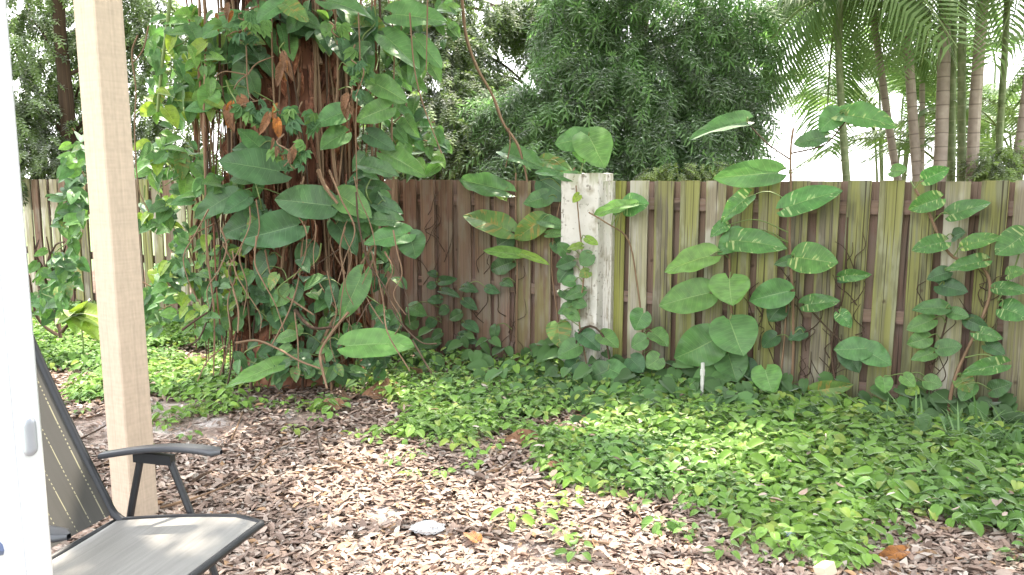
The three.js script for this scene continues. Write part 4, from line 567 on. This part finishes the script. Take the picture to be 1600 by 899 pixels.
lowPalm('tall feathery palm clump far behind the thickest brown stem', 1560, 13.2, 3.2, 14, 94);

// ------------------------------------------------------------------ ground cover and litter
const edgePts = [[-60, 600], [60, 596], [120, 606], [240, 622], [380, 622], [520, 606], [620, 660], [700, 690], [780, 712], [840, 752], [960, 762], [1060, 772], [1140, 792], [1220, 832], [1320, 842], [1420, 848], [1600, 838], [1700, 842]].map(([x, y]) => onLevel(x, y, 0.03));
const edgeZ = (x) => { if (x <= edgePts[0].x) return edgePts[0].z; for (let i = 1; i < edgePts.length; i++) if (x <= edgePts[i].x) { const a = edgePts[i - 1], b = edgePts[i]; return a.z + (b.z - a.z) * (x - a.x) / (b.x - a.x || 1); } return edgePts[edgePts.length - 1].z; };
const fenceZ = (x) => FO.z + x * FD.z / FD.x;
const inTrunk = (x, z, r = 0.45) => Math.hypot(x - TB.x, z - TB.z) < r;
{
  reseed(101);
  const heart = smallLeaf, sprigs = [0, 1, 2, 3].map(() => { const gs = []; const n = 5; for (let i = 0; i < n; i++) { const a = i / n * 6.28 + rr(-0.5, 0.5), h = rr(0.035, 0.1), o = V(Math.cos(a) * rr(0.02, 0.08), h, Math.sin(a) * rr(0.02, 0.08)), s = rr(0.055, 0.095); gs.push(pick(heart).clone().applyMatrix4(place(o, V(Math.cos(a), rr(-0.55, 0.3), Math.sin(a)), V(rr(-0.4, 0.4), 1, rr(-0.1, 0.6)), V(s * 0.72, s, s)))); gs.push(tube([V(0, -0.02, 0), V(o.x * 0.3, h * 0.7, o.z * 0.3), o], 0.0018, 0.0014, 3, 3)); } return mergeGeometries(gs); });
  const m = leafMat({ color: C(1, 1, 1), clearcoat: 0.25, clearcoatRoughness: 0.3, transmission: 0.4 });
  const lists = [[], [], [], []]; let n = 0, tries = 0;
  while (n < 9500 && tries++ < 260000) {
    const x = rr(-6.2, 4.4), z = rr(-9.6, -3.1); if (z < fenceZ(x) + 0.1 || inTrunk(x, z)) continue;
    const d = edgeZ(x) - z, patch = fbm(x * 2.2 + 3, z * 2.2, 7, 3);
    let p = smooth(-0.15, 0.55, d + (patch - 0.5) * 2.0) * smooth(0.36, 0.54, patch + d * 0.1); p = Math.max(p, 0.1 * smooth(-0.75, -0.05, d) * smooth(0.4, 0.6, patch) + 0.012 * smooth(-1.4, -0.6, d));
    if (x > -1.7 && x < 0.35 && z < -5.75) p *= 0.3;
    if (rnd() > p) continue;
    const fz = clamp((fenceZ(x) + 1.4 - z) / 1.4), lift = 0.1 * fz * rnd() + 0.035 * rnd() * smooth(0, 0.6, d), s = (rr(0.4, 0.75) + 0.45 * rnd() * rnd() * rnd()) * (1 + 0.45 * smooth(0.8, 2.5, x) * rnd()), tone = fbm(x * 1.4, z * 1.4, 20, 2);
    const c = rnd() < 0.12 ? C(0.29, 0.4, 0.06) : C(0.115 + 0.11 * tone, 0.26 + 0.14 * tone, 0.035 + 0.025 * rnd()); c.multiplyScalar(rr(0.7, 1.25));
    lists[n % 4].push({ m: place(V(x, gh(x, z) + lift, z), V(rr(-1, 1), 0, rr(-1, 1)), V(rr(-0.25, 0.25), 1, rr(-0.1, 0.3)), s), c }); n++;
  }
  const g = thing('ground_cover', 'low spreading green leafy ground cover along the foot of the fence', 'ground cover', V(0, 0, 0), null, 'stuff');
  lists.forEach((l, k) => inst('foliage', sprigs[k], m, l, g));
  // larger loose leaves that stand among the ground cover by the fence
  const big = [[], [], []]; tries = 0; n = 0;
  while (n < 620 && tries++ < 20000) { const x = rr(-1.8, 4), z = rr(-8.4, -3.6), f = z - fenceZ(x); if (f < 0.1 || f > 1.5 || inTrunk(x, z, 0.6) || rnd() > Math.exp(-f * 2.2) + 0.06) continue; if (x < 0 && rnd() < 0.45) continue;
    const s = rr(0.09, 0.17), y = gh(x, z) + rr(0.05, 0.34) * Math.exp(-f * 1.2); const cd = V(-x, 0, -z).normalize();
    big[n % 3].push({ m: place(V(x, y, z), V(rr(-1, 1), rr(-0.9, 0.1), rr(-0.2, 1)), V(cd.x * 0.6 + rr(-0.5, 0.5), 1, cd.z * 0.7 + rr(-0.3, 0.3)), V(s * 0.74, s, s)), c: C(0.08, 0.18, 0.045).multiplyScalar(rr(0.7, 1.5)) }); n++; }
  big.forEach((l, k) => inst('foliage', midLeaf[k], m, l, g));
}
{
  reseed(111);
  const L = [0, 1, 2, 3].map((k) => { const g = leafGeo({ nt: 4, ns: 2, lobe: 0, p0: 0.62, p1: 0.55, fold: [0.3, -0.25, 0.15, 0.4][k], arch: [0.3, -0.25, 0.55, -0.4][k], wave: 0, twist: [0.2, -0.25, 0.1, -0.15][k], k }); g.translate(0, 0, -0.5); return g; });
  const mat = std({ color: C(1, 1, 1), roughness: 0.72, side: THREE.DoubleSide }), lists = [[], [], [], []]; let n = 0, tries = 0;
  while (n < 88000 && tries++ < 300000) {
    const z = -2.2 - 7.2 * Math.pow(rnd(), 1.35), x = rr(-0.75, 0.75) * (-z + 0.6); if (z < fenceZ(x) + 0.05 || inTrunk(x, z, 0.46)) continue;
    const d = edgeZ(x) - z; if (d > 0.5 && rnd() < 0.35) continue;
    const sunPaint = sunPaintAt(x, z); if (rnd() < sunPaint * 0.76) continue;  // litter thinned so the painted sun patches show
    const s = rr(0.026, 0.05) + 0.05 * rnd() * rnd(), q = rnd(), k = fbm(x * 1.3, z * 1.3, 30, 3), t = rr(0.62, 1.25);
    const c = q < 0.48 ? C(0.31, 0.22, 0.175) : q < 0.76 ? C(0.4, 0.315, 0.265) : q < 0.87 ? C(0.2, 0.135, 0.105) : q < 0.97 ? C(0.46, 0.4, 0.35) : C(0.36, 0.22, 0.12);
    c.multiplyScalar(t * (0.85 + 0.3 * k));
    lists[n % 4].push({ m: place(V(x, gh(x, z) + rr(0.0, 0.016) + (d > 0.05 && rnd() < 0.012 ? rr(0.04, 0.1) : 0), z), V(rr(-1, 1), rr(-0.22, 0.22), rr(-1, 1)), V(gauss() * 0.3, 1, gauss() * 0.3), V(s * rr(0.28, 0.5), s * rr(0.12, 0.5), s)), c }); n++;
  }
  const g = thing('leaf_litter', 'carpet of dry brown fallen oak leaves covering the ground', 'leaf litter', V(0, 0, 0), null, 'stuff');
  lists.forEach((l, k) => inst('litter', L[k], mat, l, g));
}

// ------------------------------------------------------------------ single plants and small things on the ground
// strap leaved tufts
const strap = [leafMat({ color: C(0.12, 0.25, 0.06) }), leafMat({ color: C(0.16, 0.29, 0.09) })];
function blade(o, dir, L, w, droop) { const n = 7, pos = [], uv = [], idx = [], side = dir.clone().setY(0).cross(UP).normalize(); for (let i = 0; i <= n; i++) { const t = i / n, p = o.clone().addScaledVector(dir, L * t).add(V(0, -droop * t * t * L, 0)), ww = w / 2 * Math.pow(1 - t, 0.6) * Math.min(1, 0.5 + t * 3); for (const s of [-1, 0, 1]) { pos.push(p.x + side.x * ww * s, p.y + (s ? 0.25 * ww : 0), p.z + side.z * ww * s); uv.push(s / 2 + 0.5, t); } if (i < n) for (const j of [0, 1]) { const b = i * 3 + j; idx.push(b, b + 3, b + 1, b + 1, b + 3, b + 4); } } const g = new THREE.BufferGeometry(); g.setAttribute('position', new THREE.Float32BufferAttribute(pos, 3)); g.setAttribute('uv', new THREE.Float32BufferAttribute(uv, 2)); g.setIndex(idx); g.computeVertexNormals(); return g; }
reseed(121);
for (const [px, py, s] of [[1390, 690, 1.4], [1440, 695, 1.5], [1490, 690, 1.6], [1535, 695, 1.7], [1575, 700, 1.8], [1598, 720, 1.8], [1555, 720, 1.5], [1500, 720, 1.4], [1310, 675, 1.2], [1240, 670, 1.1], [1340, 680, 1.2], [1195, 655, 1], [1040, 635, 0.9]]) {
  const b = onLevel(px, py, 0), gs = []; for (let i = 0; i < 26; i++) { const a = rr(0, 6.28), d = V(Math.cos(a), rr(0.7, 2.0), Math.sin(a)).normalize(); gs.push(blade(V(rr(-0.03, 0.03), 0, rr(-0.03, 0.03)), d, rr(0.2, 0.38) * s, 0.012 * s, rr(0.2, 0.75))); }
  const m = solo('strap_leaf_tuft', mergeGeometries(gs), pick(strap), 'tuft of arching strap leaves growing in the ground cover at the fence', 'plant', 'strap leaved tufts by the fence'); m.position.set(b.x, gh(b.x, b.z), b.z);
}
// bare branched bush and light green sapling by the far fence
{
  reseed(131); const b = onLevel(95, 540, 0), g = thing('bare_bush', 'brown bare branched bush in front of the far fence', 'bush', V(b.x, 0, b.z)); const Z = -b.z;
  for (const pts of [[[95, 540], [88, 470], [78, 400], [72, 370]], [[95, 520], [60, 440], [52, 370]], [[92, 500], [70, 430], [85, 385], [100, 378]], [[98, 530], [60, 500], [45, 430]], [[78, 430], [96, 400], [102, 385]], [[66, 420], [55, 395], [60, 375]], [[96, 520], [118, 490], [128, 470]]]) part('branch', tube(pts.map(([x, y]) => at(x, y, Z + rr(-0.1, 0.1)).sub(g.position)), 0.018, 0.007, 14, 6, 0.3), darkStem, g);
  reseed(132); const q = onLevel(131, 560, 0), s = thing('sapling', 'light green broad leaved sapling growing behind the patio chair', 'plant', V(q.x, 0, q.z)); const Zs = -q.z;
  part('stem', tube([[131, 560], [128, 520], [122, 490]].map(([x, y]) => at(x, y, Zs).sub(s.position)), 0.008, 0.005, 8, 5), greenStem, s);
  for (const [x, y, w] of [[100, 495, 26], [112, 480, 24], [128, 474, 28], [145, 482, 26], [150, 496, 24], [118, 505, 24], [138, 506, 26]]) { const P = at(122, 492, Zs), T = at(x, y, Zs - 0.15); hangLeaf(s, P, T.add(T.clone().sub(P).multiplyScalar(0.6)), w * Zs / F * 1.3, 'y', V(0, 1, 0.5), midLeaf); }
  reseed(133); const r = onLevel(246, 535, 0), v = thing('sapling', 'young yellow green seedling lit by the sun beside the porch post', 'plant', V(r.x, 0, r.z)); const Zv = -r.z;
  part('stem', tube([[247, 535], [249, 500], [250, 465]].map(([x, y]) => at(x, y, Zv).sub(v.position)), 0.006, 0.004, 8, 5), greenStem, v);
  for (const [x, y, w] of [[226, 466, 12], [274, 465, 10], [262, 452, 12], [240, 452, 10]]) hangLeaf(v, at(250, 466, Zv), at(x, y, Zv - 0.05), w * Zv / F * 1.2, 'y', V(0, 1, 0.8), midLeaf);
}
// fallen sticks
reseed(141);
for (const [r, pts] of [[0.008, [[513, 715], [548, 727], [585, 741]]], [0.012, [[298, 754], [312, 744], [330, 737]]], [0.008, [[250, 794], [296, 782], [339, 764], [390, 740]]], [0.007, [[360, 688], [371, 664], [379, 643]]], [0.006, [[760, 745], [785, 735], [802, 722]]], [0.005, [[960, 770], [985, 790], [1005, 818]]], [0.007, [[120, 690], [160, 668], [172, 660]]], [0.006, [[494, 672], [497, 690], [502, 708]]], [0.009, [[890, 845], [925, 848], [952, 852]]], [0.005, [[395, 735], [430, 700], [455, 690]]], [0.006, [[820, 602], [850, 606], [890, 612]]]]) {
  const p = pts.map(([x, y]) => { const q = onLevel(x, y, 0.02); q.y = gh(q.x, q.z) + 0.022 + rr(0, 0.01); return q; }); solo('fallen_stick', tube(p, r, r * 0.6, 12, 6, 0.4), pick([stemMat, stemMat, darkStem]), r > 0.011 ? 'short stout grey stick lying beside the porch post' : pts.length > 3 ? 'longest fallen stick, stretching over the litter behind the patio chair' : 'thin fallen stick lying on the brown leaf litter', 'stick', 'fallen sticks on the litter');
}
// large dead leaves on the ground
reseed(151);
for (const [x, y, l, sk] of [[330, 572, 0.3, 'dead'], [545, 622, 0.24, 'dead'], [530, 636, 0.22, 'dead'], [575, 618, 0.2, 'dead'], [835, 690, 0.18, 'dead'], [925, 612, 0.13, 'orange'], [465, 575, 0.2, 'dead'], [620, 604, 0.2, 'dead'], [700, 572, 0.22, 'dead'], [650, 590, 0.18, 'dead'], [760, 560, 0.2, 'dead'], [1412, 862, 0.12, 'orange'], [745, 845, 0.11, 'orange'], [880, 730, 0.12, 'dead']]) {
  const b = onLevel(x, y, 0.03), m = solo('fallen_leaf', pick(bigLeaf), skin[sk], sk === 'orange' ? 'orange brown withered leaf lying on the ground' : 'large curled brown dead leaf lying on the ground', 'leaf', 'large fallen leaves');
  m.applyMatrix4(place(V(b.x, gh(b.x, b.z) + 0.035, b.z), V(rr(-1, 1), rr(-0.05, 0.15), rr(-0.5, 0.5)), V(rr(-0.3, 0.3), 1, 0.5), V(l * 0.55, l * 1.2, l)));
}
// plastic bag, scrap, block
{
  const crumple = (s, k, flat) => { const g = new THREE.IcosahedronGeometry(1, 5), p = g.attributes.position; for (let i = 0; i < p.count; i++) { const v = V(p.getX(i), p.getY(i), p.getZ(i)); const n = 0.75 + 0.5 * Math.abs(fbm(v.x * 2.2 + k, v.y * 2.2, v.z * 2.2, 3) - 0.5) * 2 + 0.35 * (1 - Math.abs(fbm(v.x * 4 + k, v.y * 4, v.z * 4 + 3, 2) - 0.5) * 4) * 0.5; v.multiplyScalar(n * s); p.setXYZ(i, v.x, Math.max(0, v.y * flat + s * 0.25), v.z * 0.7); } g.computeVertexNormals(); return g; };
  const b = onLevel(668, 826, 0.02), m = solo('plastic_bag', crumple(0.075, 2, 0.35), phys({ color: C(0.62, 0.63, 0.65), roughness: 0.4, transmission: 0.35, thickness: 0, side: THREE.DoubleSide, clearcoat: 0.6 }), 'crumpled clear white plastic bag lying on the leaf litter', 'litter'); m.position.set(b.x, gh(b.x, b.z) + 0.012, b.z);
  const c = onLevel(1233, 836, 0.02), s = solo('plastic_scrap', crumple(0.028, 5, 0.6), phys({ color: C(0.55, 0.66, 0.85), roughness: 0.35, transmission: 0.25, thickness: 0, clearcoat: 0.5 }), 'small pale blue plastic scrap under the ground cover leaves', 'litter'); s.position.set(c.x, gh(c.x, c.z) + 0.015, c.z);
  const e = onLevel(1282, 888, 0.03), sh = new THREE.Shape(); sh.moveTo(-0.03, -0.02); sh.lineTo(0.03, -0.02); sh.lineTo(0.03, 0.02); sh.lineTo(-0.03, 0.02); sh.closePath();
  const bl = solo('foam_block', new THREE.ExtrudeGeometry(sh, { depth: 0.05, bevelEnabled: true, bevelSize: 0.004, bevelThickness: 0.004, bevelSegments: 2 }), std({ color: C(0.68, 0.56, 0.42), roughness: 0.8 }), 'small beige block tipped over on the leaf litter', 'litter'); bl.position.set(e.x, gh(e.x, e.z) + 0.03, e.z); bl.rotation.set(-0.35, 0.5, 0.35);
}

renderer.render(scene, camera);
